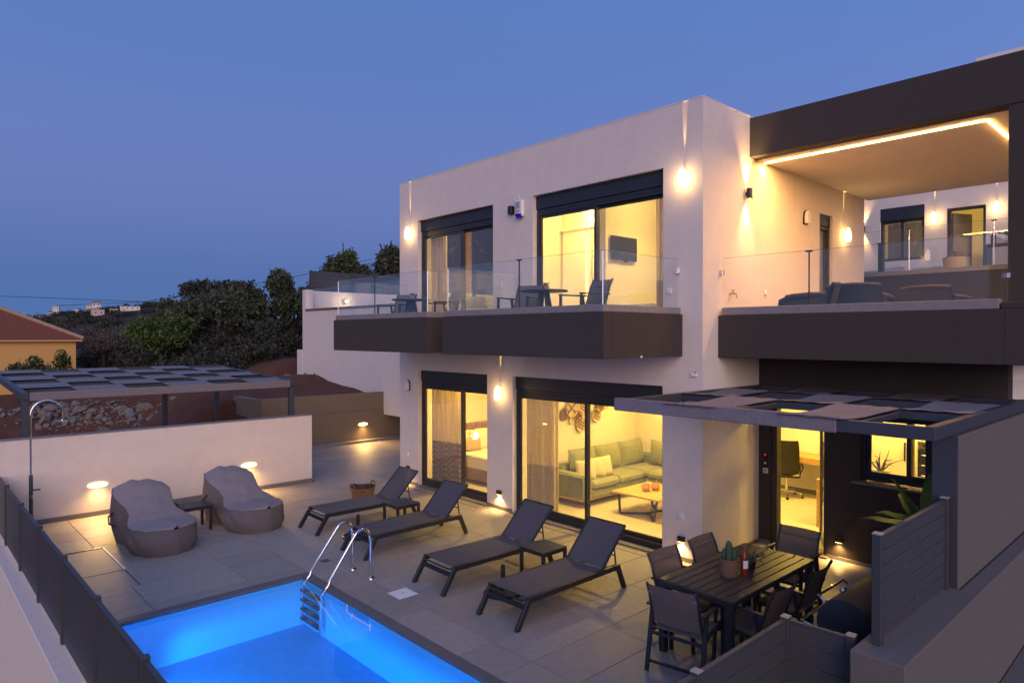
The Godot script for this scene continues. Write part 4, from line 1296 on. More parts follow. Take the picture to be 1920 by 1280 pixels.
func step_lamp(at: Vector3, label: String) -> void:
	var t := thing("step_lamp", label, "wall lamp", at, 0.0, "small black wall lamps near the floor")
	put("housing", box(Vector3(0.11, 0.075, 0.05), 0.004), M.dark_metal, t, Vector3(0, 0.0, 0.025))
	put("lens", box(Vector3(0.09, 0.006, 0.036), 0.001), M.lamp_glow, t, Vector3(0, -0.040, 0.026))
	spot(t, Vector3(0, -0.055, 0.04), Vector3(0, -1, 0.12), 66.0, WARM, 0.62, 0.03, 0.9)


func oval_lamp(at: Vector3, label: String, e: float) -> void:
	var t := thing("recessed_lamp", label, "wall lamp", at, 0.0, "oval wall lamps")
	var st := begin()
	var prof := []
	for k in 24:
		var a := TAU * k / 24.0
		prof.append(Vector2(0.16 * cos(a), 0.048 * sin(a)))
	add_prism(st, PackedVector2Array(prof), 0.0, 0.012, Transform3D(Basis(Vector3(0, 0, -1), Vector3.UP, Vector3(1, 0, 0)), Vector3.ZERO))
	put("lens", st.commit(), M.lamp_glow, t)
	spot(t, Vector3(0.03, 0, 0), Vector3(0.9, -1.0, 0), 80.0, WARM, e, 0.10, 1.0)


func updown_lamp(at: Vector3, turn: float, label: String, e := 4.0) -> void:
	var t := thing("updown_lamp", label, "wall lamp", at, turn, "cylinder wall lamps")
	lathe("housing", [Vector2(0.036, -0.08), Vector2(0.042, -0.08), Vector2(0.042, 0.08), Vector2(0.036, 0.08)], M.dark_metal, t, Vector3(0, 0, 0.06), 18)
	lathe("lens", [Vector2(0.036, 0.074), Vector2(0.0, 0.074)], M.lamp_glow, t, Vector3(0, 0, 0.06), 18)
	lathe("lens", [Vector2(0.0, -0.074), Vector2(0.036, -0.074)], M.lamp_glow, t, Vector3(0, 0, 0.06), 18)
	put("bracket", box(Vector3(0.03, 0.05, 0.03), 0.002), M.dark_metal, t, Vector3(0, 0, 0.012))
	spot(t, Vector3(0, 0.09, 0.06), Vector3(0, 1, -0.05), 32.0, WARM, e, 0.025, 1.0)
	spot(t, Vector3(0, -0.09, 0.06), Vector3(0, -1, -0.05), 32.0, WARM, e, 0.025, 1.0)


func shell_lamp(at: Vector3, turn: float, label: String) -> void:
	# unlit half shell sconce
	var t := thing("shell_sconce", label, "wall lamp", at, turn, "unlit shell wall lamps")
	var p := PackedVector2Array([Vector2(-0.065, -0.12), Vector2(0.065, -0.12), Vector2(0.068, 0.0), Vector2(0.05, 0.09), Vector2(0.0, 0.125), Vector2(-0.05, 0.09), Vector2(-0.068, 0.0)])
	var st := begin()
	add_prism(st, p, 0.0, 0.03)
	put("back_shell", st.commit(), M.black, t)
	var st2 := begin()
	var q := PackedVector2Array()
	for v in p:
		q.append(v * 0.86)
	add_prism(st2, q, 0.03, 0.085)
	put("diffuser", st2.commit(), M.white, t)


func lamps() -> void:
	drop_lamp(Vector3(-7.30, 5.55, 0.0), 0.0, "glass drop wall lamp left of the left upper window")
	drop_lamp(Vector3(-0.30, 5.58, 0.0), 0.0, "glass drop wall lamp right of the right upper window")
	drop_lamp(Vector3(-4.31, 2.22, 0.0), 0.0, "glass drop wall lamp between the two ground floor windows")
	drop_lamp(Vector3(0.0, 5.22, -4.97), PI / 2, "glass drop wall lamp on the terrace side wall beyond the door")
	drop_lamp(Vector3(0.16, 6.12, -10.0), 0.0, "glass drop wall lamp between window and door of the rear white villa")
	drop_lamp(Vector3(1.40, 6.20, -10.0), 0.0, "glass drop wall lamp right of the door of the rear white villa")
	step_lamp(Vector3(-7.37, 0.36, 0.0), "small black floor lamp on the wall at the left house corner")
	step_lamp(Vector3(-4.33, 0.33, 0.0), "small black floor lamp on the wall between the ground floor windows")
	step_lamp(Vector3(-0.33, 0.33, 0.0), "small black floor lamp on the wall behind the dining chairs")
	step_lamp(Vector3(1.25, 0.33, -1.65), "small black floor lamp on the dark wall right of the entrance")
	oval_lamp(Vector3(-9.028, 0.56, 5.69), "left oval lamp in the white garden wall", 3.8)
	oval_lamp(Vector3(-9.028, 0.56, 2.91), "right oval lamp in the white garden wall", 3.8)
	oval_lamp(Vector3(-13.19, 0.56, -2.25), "oval lamp in the low brown wall", 4.8)
	updown_lamp(Vector3(0.0, 5.47, -1.22), PI / 2, "dark cylinder lamp shining up and down beside the terrace fascia")
	updown_lamp(Vector3(-1.44, 6.02, -10.0), 0.0, "dark cylinder lamp left of the window of the rear white villa", 1.6)
	shell_lamp(Vector3(-7.37, 2.19, 0.0), 0.0, "unlit shell lamp left of the ground floor bedroom window")
	shell_lamp(Vector3(0.0, 5.35, -3.27), PI / 2, "unlit shell lamp left of the terrace door")
	shell_lamp(Vector3(-0.36, 2.30, 0.0), 0.0, "unlit shell lamp under the left end of the pergola")
	# warm light line let into the terrace ceiling
	var t := thing("led_strip_light", "warm light line in the ceiling of the covered terrace", "light strip", Vector3(0, 6.04, 0))
	put("led_strip", box(Vector3(2.95, 0.022, 0.030), 0.006), M.led_line, t, Vector3(1.505, -0.012, -1.76))
	put("led_strip", box(Vector3(0.030, 0.022, 3.6), 0.006), M.led_line, t, Vector3(2.9975, -0.012, -3.56))
	for e: Array in [[Vector3(1.505, -0.026, -1.76), Vector2(2.9, 0.04), 0.0], [Vector3(2.9975, -0.026, -3.56), Vector2(3.5, 0.04), PI / 2]]:
		var l := AreaLight3D.new()
		l.name = "lamp_light"
		t.add_child(l, true)
		l.area_size = e[1]
		l.position = e[0]
		l.basis = Basis(Vector3.UP, e[2]) * Basis(Vector3.RIGHT, -PI / 2)
		l.light_color = Color(1.0, 0.72, 0.36)
		l.light_energy = 11.0
		l.area_range = 20.0
		l.shadow_enabled = true
	var n := thing("wall_lamp", "small bright lamp on the white boundary wall of the upper left terrace", "wall lamp", Vector3(-18.72, 4.62, -4.75))
	lathe("glass", [Vector2(0.0, -0.06), Vector2(0.06, -0.04), Vector2(0.07, 0.0), Vector2(0.06, 0.04), Vector2(0.0, 0.06)], M.lamp_glow, n, Vector3(0.06, 0, 0), 12)
	put("back_plate", box(Vector3(0.012, 0.10, 0.10), 0.002), M.white, n, Vector3(0.0, 0, 0))
	omni(n, Vector3(0.06, 0, 0), Color(1.0, 0.85, 0.65), 0.3, 0.05)


# ---------- pergolas and fences ----------
func add_cloth(st: SurfaceTool, x0: float, x1: float, z0: float, z1: float, y: float, sag: float) -> void:
	for s: float in [0.0, -0.006]:
		var g := []
		for i in 7:
			var row := []
			for j in 7:
				var u := i / 6.0
				var v := j / 6.0
				row.append(Vector3(lerpf(x0, x1, u), y + s - sag * sin(PI * v) * (0.8 + 0.4 * sin(u * 5.0)) + 0.004 * sin(u * 17.0 + v * 9.0), lerpf(z0, z1, v)))
			g.append(row)
		add_grid(st, g, false, s == 0.0)


func pergolas() -> void:
	var p := thing("pergola", "dark pergola with checkered grey cloth squares over the dining table", "pergola")
	var x0 := 0.02
	var x1 := 3.46
	var z0 := -1.63
	var z1 := 2.02
	for e: Array in [[x0 + 0.04, -1], [x1 - 0.04, 1]]:
		span("side_beam", Vector3(e[0] - 0.04, 2.40, z0), Vector3(e[0] + 0.04, 2.52, z1), M.beam, p)
	span("front_beam", Vector3(x0 + 0.081, 2.40, z1 - 0.08), Vector3(x1 - 0.081, 2.515, z1), M.beam, p)
	span("back_beam", Vector3(x0 + 0.081, 2.40, z0), Vector3(x1 - 0.081, 2.515, z0 + 0.08), M.beam, p)
	for z: float in [-0.52, 0.62]:
		span("cross_beam", Vector3(x0 + 0.081, 2.42, z - 0.04), Vector3(x1 - 0.081, 2.505, z + 0.04), M.beam, p)
	for k in 4:
		var x := x0 + 0.04 + (x1 - x0 - 0.08) * (k + 1) / 5.0
		for e: Array in [[z0 + 0.081, -0.561], [-0.479, 0.579], [0.661, z1 - 0.081]]:
			span("slat", Vector3(x - 0.02, 2.425, e[0]), Vector3(x + 0.02, 2.485, e[1]), M.beam, p)
	var w := (x1 - x0 - 0.08) / 5.0
	var rows := [[z0 + 0.08, -0.52, [1, 3]], [-0.52, 0.62, [0, 2, 4]], [0.62, z1 - 0.02, [1, 3]]]
	for r: Array in rows:
		for c: int in r[2]:
			var st := begin()
			var xa := x0 + 0.04 + w * c
			add_cloth(st, xa + 0.01, xa + w - 0.01, r[0] - 0.05, r[1] + 0.05, 2.525, 0.035)
			put("cloth_panel", st.commit(), M.awning, p)
	var fs := begin()   # the cloth band wrapped round the front beam
	add_box(fs, Vector3(x0 + 1.32, 2.458, z1 + 0.001), Vector3(2.62, 0.140, 0.022), 0.008)
	add_box(fs, Vector3(x0 + 1.32, 2.531, z1 - 0.035), Vector3(2.62, 0.012, 0.09), 0.004)
	put("cloth_band", fs.commit(), M.awning, p)
	var ws := begin()
	for k in 3:
		add_box(ws, Vector3(x0 + 0.5 + 0.8 * k, 2.458, z1 + 0.0125), Vector3(0.006, 0.138, 0.004), 0.0)
	put("seam", ws.commit(), M.grey_plastic, p)

	var c := thing("carport", "carport with a roof of woven grey cloth bands behind the white garden wall", "carport")
	var a := Vector3(-9.42, 2.17, 0)
	var zs := 1.72
	var ze := 6.78
	var slope := 0.20 / 4.9
	var yy := func(x: float) -> float: return 2.22 + (-9.4 - x) * slope
	for e: Array in [[zs + 0.05], [ze - 0.05]]:
		bar("side_beam", Vector3(-9.36, 2.22, e[0]), Vector3(-14.3, yy.call(-14.3), e[0]), 0.10, 0.12, M.beam, c)
	span("front_beam", Vector3(-9.46, 2.15, zs + 0.101), Vector3(-9.36, 2.27, ze - 0.101), M.beam, c)
	span("back_beam", Vector3(-14.3, 2.36, zs + 0.101), Vector3(-14.2, 2.47, ze - 0.101), M.beam, c)
	span("cloth_band", Vector3(-9.375, 2.13, zs + 0.12), Vector3(-9.345, 2.285, ze - 0.12), M.awning, c, 0.01)
	for i in 5:
		var x := -9.4 - 0.81 * (i + 1)
		span("rafter", Vector3(x - 0.03, yy.call(x) - 0.05, zs + 0.101), Vector3(x + 0.03, yy.call(x) + 0.03, ze - 0.101), M.beam, c)
	for i in 6:
		for j in 6:
			if (i + j) % 2 == 0:
				continue
			var st := begin()
			var xa := -9.37 - 0.81 * i
			var zb := ze - 0.1 - 0.81 * j
			var g := []
			for s: float in [0.0, -0.006]:
				g = []
				for u in 4:
					var row := []
					for v in 6:
						var x := lerpf(xa + 0.02, xa - 0.83, u / 3.0)
						row.append(Vector3(x, yy.call(x) + 0.062 + s - 0.02 * sin(PI * u / 3.0), lerpf(zb + 0.03, zb - 0.84, v / 5.0)))
					g.append(row)
				add_grid(st, g, false, s != 0.0)
			put("cloth_panel", st.commit(), M.awning, c)
	for e: Array in [[-9.45, zs + 0.06, 2.2], [-9.45, ze - 0.06, 2.2], [-14.2, 1.77, 2.38], [-14.2, 6.7, 2.38], [-14.2, 3.1, 2.38]]:
		span("post", Vector3(e[0] - 0.055, -0.1, e[1] - 0.055), Vector3(e[0] + 0.055, e[2], e[1] + 0.055), M.beam, c, 0.006)


func fence_run(o: Node3D, a: Vector3, b: Vector3, y0: float, y1: float, n: int, first: bool, last: bool) -> void:
	# slats between two posts, each slat a part of its own, with shadow gaps between them
	var d := (b - a).normalized()
	var turn := atan2(-d.z, d.x)
	var w := a.distance_to(b)
	var h := (y1 - y0 - 0.03) / n
	for k in n:
		put("slat", box(Vector3(w - 0.05, h - 0.007, 0.024), 0.003), M.fence, o, (a + b) * 0.5 + Vector3(0, y0 + 0.02 + h * (k + 0.5), 0), Vector3(0, turn, 0))
	put("top_rail", box(Vector3(w - 0.06, 0.025, 0.042), 0.004), M.fence_post, o, (a + b) * 0.5 + Vector3(0, y1 - 0.002, 0), Vector3(0, turn, 0))
	for e: Array in [[a, first], [b, last]]:
		if e[1]:
			var p := put("post", box(Vector3(0.065, y1 - y0 + 0.02, 0.065), 0.004), M.fence_post, o, (e[0] as Vector3) + Vector3(0, (y0 + y1) / 2 + 0.01, 0), Vector3(0, turn, 0))
			put("cap", box(Vector3(0.068, 0.012, 0.068), 0.003), M.fence_post if o.name == "pool_fence" else M.cap, p, Vector3(0, (y1 - y0) / 2 + 0.017, 0))


func fences() -> void:
	var f := thing("pool_fence", "long dark grey slat fence along the pool at the left", "fence", Vector3(0, 0, 7.145))
	for k in 8:
		fence_run(f, Vector3(-9.52 + 1.545 * k, 0, 0), Vector3(-9.52 + 1.545 * (k + 1), 0, 0), 0.0, 0.91, 6, true, k == 7)
	var s := thing("plank_screen", "short dark slat screen standing on the parapet wall at the right", "fence", Vector3(3.39, 1.0, 0))
	fence_run(s, Vector3(0, 0, 3.12), Vector3(0, 0, 1.47), 0.0, 0.80, 7, true, true)
	var t := thing("corner_fence", "low dark slat fence corner in front of the dining table", "fence", Vector3(2.70, 0, 0))
	fence_run(t, Vector3(0, 0, 5.8), Vector3(0, 0, 4.47), 0.0, 0.98, 6, true, false)
	fence_run(t, Vector3(0, 0, 4.47), Vector3(0, 0, 3.14), 0.0, 0.98, 6, true, false)
	fence_run(t, Vector3(0, 0, 3.14), Vector3(0.50, 0, 3.11), 0.0, 0.98, 6, true, true)


# ---------- pool furniture ----------
func make_lounger(label: String, at: Vector3, turn: float) -> Node3D:
	# local z runs to the foot end
	var o := thing("sun_lounger", label, "sun lounger", at, turn, "sun loungers by the pool")
	var w := 0.325
	for s: float in [-1.0, 1.0]:
		bar("side_rail", Vector3(s * w, 0.305, -0.86), Vector3(s * w, 0.305, 0.82), 0.04, 0.062, M.dark_metal, o)
		bar("leg", Vector3(s * w, 0.326, 0.775), Vector3(s * w, 0.0, 0.985), 0.042, 0.062, M.dark_metal, o)
		bar("leg", Vector3(s * w, 0.326, -0.82), Vector3(s * w, 0.0, -0.965), 0.042, 0.062, M.dark_metal, o)
	bar("cross_bar", Vector3(-w, 0.235, 0.85), Vector3(w, 0.235, 0.85), 0.035, 0.05, M.dark_metal, o)
	bar("cross_bar", Vector3(-w, 0.27, -0.80), Vector3(w, 0.27, -0.80), 0.035, 0.035, M.dark_metal, o)
	bar("cross_bar", Vector3(-w, 0.27, -0.30), Vector3(w, 0.27, -0.30), 0.03, 0.03, M.dark_metal, o)
	tube("end_tube", [Vector3(-w + 0.01, 0.315, 0.80), Vector3(-w + 0.06, 0.300, 0.845), Vector3(w - 0.06, 0.300, 0.845), Vector3(w - 0.01, 0.315, 0.80)], 0.012, M.dark_metal, o)
	var seat := begin()
	var back := begin()
	for t: float in [0.0, -0.008]:
		var g := []
		for i in 9:
			var row := []
			for j in 9:
				var u := j / 4.0 - 1.0
				row.append(Vector3(u * 0.305, 0.338 + t - 0.022 * (1.0 - u * u) * sin(PI * (0.1 + 0.8 * i / 8.0)), lerpf(0.80, -0.562, i / 8.0)))
			g.append(row)
		add_grid(seat, g, false, t < 0.0)
		g = []
		for i in 9:
			var row := []
			for j in 9:
				var u := j / 4.0 - 1.0
				var v := i / 8.0
				row.append(Vector3(u * 0.30, 0.345 + 0.455 * v + t - 0.02 * (1.0 - u * u) * sin(PI * v), -0.555 - 0.46 * v + t * 0.7 - 0.014 * (1.0 - u * u) * sin(PI * v)))
			g.append(row)
		add_grid(back, g, false, t < 0.0)
	put("seat_sling", seat.commit(), M.sling, o)
	put("backrest_sling", back.commit(), M.sling, o)
	for s: float in [-1.0, 1.0]:
		bar("backrest_rail", Vector3(s * 0.302, 0.332, -0.55), Vector3(s * 0.302, 0.798, -1.018), 0.026, 0.026, M.dark_metal, o)
		bar("stay", Vector3(s * 0.27, 0.60, -0.815), Vector3(s * 0.27, 0.31, -0.86), 0.014, 0.02, M.dark_metal, o)
		bar("stay_foot", Vector3(s * 0.27, 0.315, -0.56), Vector3(s * 0.27, 0.315, -0.86), 0.014, 0.02, M.dark_metal, o)
	bar("backrest_bar", Vector3(-0.3, 0.795, -1.02), Vector3(0.3, 0.795, -1.02), 0.026, 0.026, M.dark_metal, o)
	bar("ratchet_bar", Vector3(-0.27, 0.44, -0.84), Vector3(0.27, 0.44, -0.84), 0.016, 0.016, M.dark_metal, o)
	return o


func make_side_table(label: String, at: Vector3, turn: float) -> Node3D:
	var o := thing("side_table", label, "side table", at, turn, "small slatted side tables")
	var h := 0.42
	var w := 0.23
	for x: float in [-1.0, 1.0]:
		for z: float in [-1.0, 1.0]:
			put("leg", box(Vector3(0.042, h - 0.01, 0.042), 0.004), M.dark_metal, o, Vector3(x * (w - 0.021), (h - 0.01) / 2, z * (w - 0.021)))
	for s: float in [-1.0, 1.0]:
		bar("apron", Vector3(-w + 0.043, h - 0.03, s * (w - 0.02)), Vector3(w - 0.043, h - 0.03, s * (w - 0.02)), 0.03, 0.05, M.dark_metal, o)
		bar("apron", Vector3(s * (w - 0.02), h - 0.03, -w + 0.043), Vector3(s * (w - 0.02), h - 0.03, w - 0.043), 0.03, 0.05, M.dark_metal, o)
	for k in 7:
		put("slat", box(Vector3(w * 2, 0.014, 0.058), 0.003), M.fence_post, o, Vector3(0, h, -w + 0.0295 + k * 0.0668))
	return o


func make_pouf(label: String, at: Vector3, turn: float) -> Node3D:
	# a bean bag lounge chair: local x runs to the foot end
	var o := thing("bean_bag", label, "bean bag", at, turn, "grey bean bag loungers")
	var side := begin()
	var top := begin()
	var n := 28
	var fold := noise(91, 0.9, 3)
	var gs := []
	var gt := []
	var seamL := []
	var seamR := []
	for i in n + 1:
		var u := float(i) / n
		var e := clampf(2.0 * u - 1.0, -0.9985, 0.9985)
		var w := 0.50 * pow(1.0 - pow(absf(e), 2.9), 0.46)
		w *= 1.0 - 0.30 * exp(-pow((u - 0.46) / 0.14, 2.0)) - 0.18 * smoothstep(0.45, 0.0, u)
		var h := 0.39 + 0.43 * smoothstep(0.70, 0.14, u) - 0.14 * pow(maxf(0.0, 0.12 - u) / 0.12, 2.0)
		h += 0.006 * sin(i * 1.7)
		var x := -0.86 + 1.72 * u + (-0.10 * (h - 0.4) / 0.44 if u < 0.5 else 0.0)
		var row := []
		for s: float in [-1.0, 1.0]:
			for k in 7:
				var v := k / 6.0 if s < 0 else 1.0 - k / 6.0
				var bulge := 1.0 + 0.07 * sin(PI * clampf(v * 1.1, 0, 1)) - 0.10 * pow(1.0 - v, 3.0)
				row.append(Vector3(x * (1.0 + 0.03 * sin(PI * v)), h * v + 0.02 * fold.get_noise_2d(i * 0.35, s * 9.0 + k * 0.3) * sin(PI * v), s * w * bulge + s * 0.060 * fold.get_noise_2d(i * 0.55, s * 40.0 + k * 0.16) * sin(PI * clampf(v, 0.08, 0.92))))
		gs.append(row)
		seamL.append(row[6])
		seamR.append(row[7])
		var rt := []
		for k in 13:
			var t := k / 12.0
			var p: Vector3 = (row[6] as Vector3).lerp(row[7], t)
			p.y += (0.04 + 0.045 * smoothstep(0.5, 0.15, u) * smoothstep(0.0, 0.1, u)) * pow(sin(PI * t), 0.8) + 0.045 * fold.get_noise_2d(i * 0.30 + 60.0, k * 0.22) * sin(PI * t)
			rt.append(p)
		gt.append(rt)
	var gl := gs.map(func(r): return r.slice(0, 7))
	var gr := gs.map(func(r): return r.slice(7, 14))
	add_grid(side, gl, false, false)
	add_grid(side, gr, false, false)
	for e: int in [0, n]:
		var r: Array = gs[e]
		var g := []
		for k in 7:
			g.append([r[k], r[13 - k]])
		add_grid(side, g, false, e == n)
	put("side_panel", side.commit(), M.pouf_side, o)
	add_grid(top, gt, false, true)
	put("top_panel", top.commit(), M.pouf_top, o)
	var pp := begin()
	add_tube(pp, seamL, 0.008, 6)
	add_tube(pp, seamR, 0.008, 6)
	put("piping", pp.commit(), M.pouf_side, o)
	for s: float in [-1.0, 1.0]:
		tube("strap", [Vector3(-0.42, 0.50, s * 0.44), Vector3(-0.38, 0.46, s * 0.52), Vector3(-0.32, 0.36, s * 0.53), Vector3(-0.30, 0.30, s * 0.45)], 0.014, M.towel, o, 6)
	return o


func pool_furniture() -> void:
	var l1 := make_lounger("leftmost grey sling sun lounger with the wicker basket behind it", Vector3(-5.405, 0, 2.36), -0.02)
	copy(l1, "second sun lounger from the left with its foot end behind the pool ladder", Vector3(-3.845, 0, 2.42), 0.03)
	copy(l1, "third sun lounger from the left, right behind the white skimmer lid", Vector3(-1.935, 0, 2.39), -0.02)
	copy(l1, "rightmost sun lounger nearest to the dining table", Vector3(-0.575, 0, 2.42), 0.01)
	var t := make_side_table("small dark slatted side table between the two left loungers", Vector3(-4.63, 0, 2.01), 0.0)
	copy(t, "small dark slatted side table between the two right loungers", Vector3(-1.255, 0, 1.95), 0.0)
	copy(t, "small dark slatted side table between the two bean bags", Vector3(-6.90, 0, 4.70), PI / 2)
	var p := make_pouf("left grey bean bag lounger nearest to the slat fence", Vector3(-6.50, 0, 5.43), 0.10)
	copy(p, "right grey bean bag lounger by the small slatted table", Vector3(-6.72, 0, 3.93), 0.12)
	for e: Array in [[Vector3(-1.20, 0, 2.74), "black round parasol base between the two right loungers"], [Vector3(-4.62, 0, 2.86), "black round parasol base between the two left loungers"]]:
		var b := thing("parasol_stand", e[1], "parasol stand", e[0], 0.0, "parasol bases between the loungers")
		lathe("base_plate", [Vector2(0.0, 0.055), Vector2(0.05, 0.055), Vector2(0.23, 0.035), Vector2(0.25, 0.015), Vector2(0.25, 0.0), Vector2(0.0, 0.0)], M.black, b, Vector3.ZERO, 28)
		lathe("sleeve", [Vector2(0.028, 0.05), Vector2(0.028, 0.36), Vector2(0.022, 0.36), Vector2(0.022, 0.2), Vector2(0.0, 0.2)], M.black, b, Vector3.ZERO, 16)
	var k := thing("basket", "round brown wicker basket with dark towels behind the leftmost lounger", "basket", Vector3(-6.62, 0.0, 1.60))
	lathe("body", [Vector2(0.0, 0.0), Vector2(0.19, 0.0), Vector2(0.235, 0.27), Vector2(0.24, 0.30), Vector2(0.22, 0.30), Vector2(0.18, 0.03), Vector2(0.0, 0.03)], M.basket, k, Vector3.ZERO, 24)
	for s: float in [-1.0, 1.0]:
		var hp := []
		for i in 9:
			var a := PI * i / 8.0
			hp.append(Vector3(0.085 * cos(a), 0.28 + 0.11 * sin(a), s * (0.228 + 0.01 * sin(a))))
		tube("handle", hp, 0.014, M.basket, k, 6)
	for e: Array in [[-0.08, 0.05, 0.3, "left"], [0.07, 0.04, -0.4, "right"], [0.0, -0.08, 1.2, "rear"]]:
		var tw := thing("rolled_towel", "%s dark rolled towel in the round wicker basket" % e[3], "towel", Vector3(-6.62 + e[0], 0.28, 1.60 + e[1]), e[2], "rolled towels in the wicker basket")
		var st := begin()
		add_lathe(st, [Vector2(0.0, -0.15), Vector2(0.045, -0.15), Vector2(0.062, -0.135), Vector2(0.064, 0.0), Vector2(0.062, 0.135), Vector2(0.045, 0.15), Vector2(0.0, 0.15)], 14, Vector3.ZERO, Basis(Vector3.FORWARD, PI / 2))
		put("roll", st.commit(), M.towel, tw)
	# ladder
	var l := thing("pool_ladder", "chrome pool ladder with four dark treads at the far pool corner", "ladder")
	for s in 2:
		var xd: float = [-3.285, -2.80][s]
		var xp: float = [-3.40, -2.875][s]
		var pts := [Vector3(xd, 0.0, 3.712), Vector3(xd, 0.48, 3.715)]
		for i in 8:
			var a := PI - (PI - 0.55) * i / 7.0
			pts.append(Vector3(xd - 0.01, 0.56 + 0.125 * sin(a), 3.845 + 0.125 * cos(a)))
		pts.append_array([Vector3(xp, 0.10, 4.275), Vector3(xp, 0.03, 4.30), Vector3(xp, -0.30, 4.42), Vector3(xp, -0.56, 4.42)])
		pts[-2] = Vector3(xp, -0.06, 4.40)
		tube("rail", pts, 0.021, M.chrome, l, 12)
		lathe("flange", [Vector2(0.0, 0.022), Vector2(0.03, 0.022), Vector2(0.055, 0.010), Vector2(0.058, 0.0)], M.chrome, l, Vector3(xd, 0.004, 3.712), 18)
		bar("wall_stay", Vector3(xp, -0.50, 4.42), Vector3(xp, -0.50, 4.347), 0.02, 0.02, M.chrome, l)
	for k2 in 4:
		put("tread", box(Vector3(0.50, 0.026, 0.075), 0.004), M.black, l, Vector3(-3.137, -0.13 - 0.125 * k2, 4.415))
		put("tread_grip", box(Vector3(0.16, 0.004, 0.076), 0.0), M.grey_plastic, l, Vector3(-3.137, -0.1155 - 0.125 * k2, 4.415))
	var sk := thing("skimmer_lid", "white square skimmer lid set into the deck by the pool", "lid", Vector3(-2.05, 0.004, 3.70), 0.0)
	put("plate", box(Vector3(0.28, 0.012, 0.28), 0.003), M.white_lid, sk)
	put("ring", box(Vector3(0.23, 0.004, 0.23), 0.002), M.white, sk, Vector3(0, 0.0065, 0))
	lathe("finger_hole", [Vector2(0.0, 0.0), Vector2(0.014, 0.0)], M.grey_plastic, sk, Vector3(0, 0.0095, 0), 10)
	var gd := thing("floor_drain", "small dark square floor drain near the pool ladder", "drain", Vector3(-3.885, 0.004, 3.825))
	put("grate", box(Vector3(0.115, 0.006, 0.115), 0.002), M.dark_metal, gd)
	for k3 in 4:
		put("bar", box(Vector3(0.10, 0.004, 0.012), 0.0), M.grey_plastic, gd, Vector3(0, 0.004, -0.036 + 0.024 * k3))
	# shower
	var sh := thing("outdoor_shower", "tall chrome outdoor shower with round head by the white wall", "shower", Vector3(-8.60, 0, 6.75))
	tube("column", [Vector3(0, 0, 0), Vector3(0, 0.95, 0)], 0.030, M.fence_post, sh, 12)
	var ap := [Vector3(0, 0.95, 0), Vector3(0, 1.92, 0)]
	for i in 11:
		var a := PI - PI * i / 10.0
		ap.append(Vector3(0, 1.96 + 0.235 * sin(a), -0.225 - 0.225 * cos(a) * 1.0))
	ap.append(Vector3(0, 1.86, -0.45))
	tube("riser", ap, 0.016, M.chrome, sh, 10)
	lathe("shower_head", [Vector2(0.0, 0.03), Vector2(0.025, 0.025), Vector2(0.13, 0.008), Vector2(0.135, 0.0), Vector2(0.0, -0.004)], M.chrome, sh, Vector3(0, 1.83, -0.45), 24)
	bar("tap", Vector3(0.0, 0.70, 0), Vector3(0.03, 0.70, -0.13), 0.03, 0.03, M.chrome, sh)
	lathe("valve", [Vector2(0.0, -0.04), Vector2(0.02, -0.035), Vector2(0.022, 0.02), Vector2(0.0, 0.03)], M.brass, sh, Vector3(0.045, 0.60, 0), 12)


# ---------- dining ----------
func make_chair(label: String, at: Vector3, turn: float, group: String) -> Node3D:
	# local z runs to the back of the chair
	var o := thing("sling_chair", label, "chair", at, turn, group)
	var w := 0.265
	for s: float in [-1.0, 1.0]:
		tube("back_post", [Vector3(s * w * 0.96, 0.36, 0.10), Vector3(s * w * 0.96, 0.45, 0.20), Vector3(s * w * 0.95, 0.62, 0.25), Vector3(s * w * 0.94, 0.78, 0.30), Vector3(s * w * 0.94, 0.89, 0.355)], 0.015, M.dark_metal, o, 8)
		bar("leg", Vector3(s * (w + 0.015), 0.645, -0.235), Vector3(s * (w + 0.015), 0.0, -0.265), 0.026, 0.042, M.dark_metal, o)
		bar("leg", Vector3(s * (w + 0.015), 0.645, 0.165), Vector3(s * (w + 0.015), 0.0, 0.30), 0.026, 0.042, M.dark_metal, o)
		bar("armrest", Vector3(s * (w + 0.015), 0.650, -0.262), Vector3(s * (w + 0.015), 0.650, 0.27), 0.046, 0.022, M.dark_metal, o)
		bar("seat_rail", Vector3(s * w * 0.96, 0.42, -0.25), Vector3(s * w * 0.96, 0.385, 0.20), 0.026, 0.034, M.dark_metal, o)
	bar("stretcher", Vector3(-w, 0.37, -0.22), Vector3(w, 0.37, -0.22), 0.022, 0.03, M.dark_metal, o)
	bar("stretcher", Vector3(-w, 0.36, 0.225), Vector3(w, 0.36, 0.225), 0.022, 0.03, M.dark_metal, o)
	bar("stretcher", Vector3(-w, 0.10, 0.275), Vector3(w, 0.10, 0.275), 0.022, 0.03, M.dark_metal, o)
	for part in 2:
		var st := begin()
		for t: float in [0.0, -0.006]:
			var g := []
			for i in 11:
				var row := []
				for j in 9:
					var u := j / 4.0 - 1.0
					var v := i / 10.0
					if part == 0:
						row.append(Vector3(u * 0.245, 0.438 - 0.03 * v - 0.025 * (1.0 - u * u) * sin(PI * v) + t - 0.03 * pow(maxf(0.0, 0.12 - v) / 0.12, 2.0), lerpf(-0.27, 0.20, v)))
					else:
						row.append(Vector3(u * 0.25, lerpf(0.47, 0.885, v), 0.205 + 0.15 * pow(v, 1.35) + 0.030 * (1.0 - u * u) - t))
				g.append(row)
			add_grid(st, g, false, (t < 0.0) != (part == 0))
		put("seat" if part == 0 else "backrest", st.commit(), M.chair_mesh, o)
	bar("top_bar", Vector3(-0.25, 0.80, 0.322), Vector3(0.25, 0.80, 0.322), 0.012, 0.022, M.grey_plastic, o)
	return o


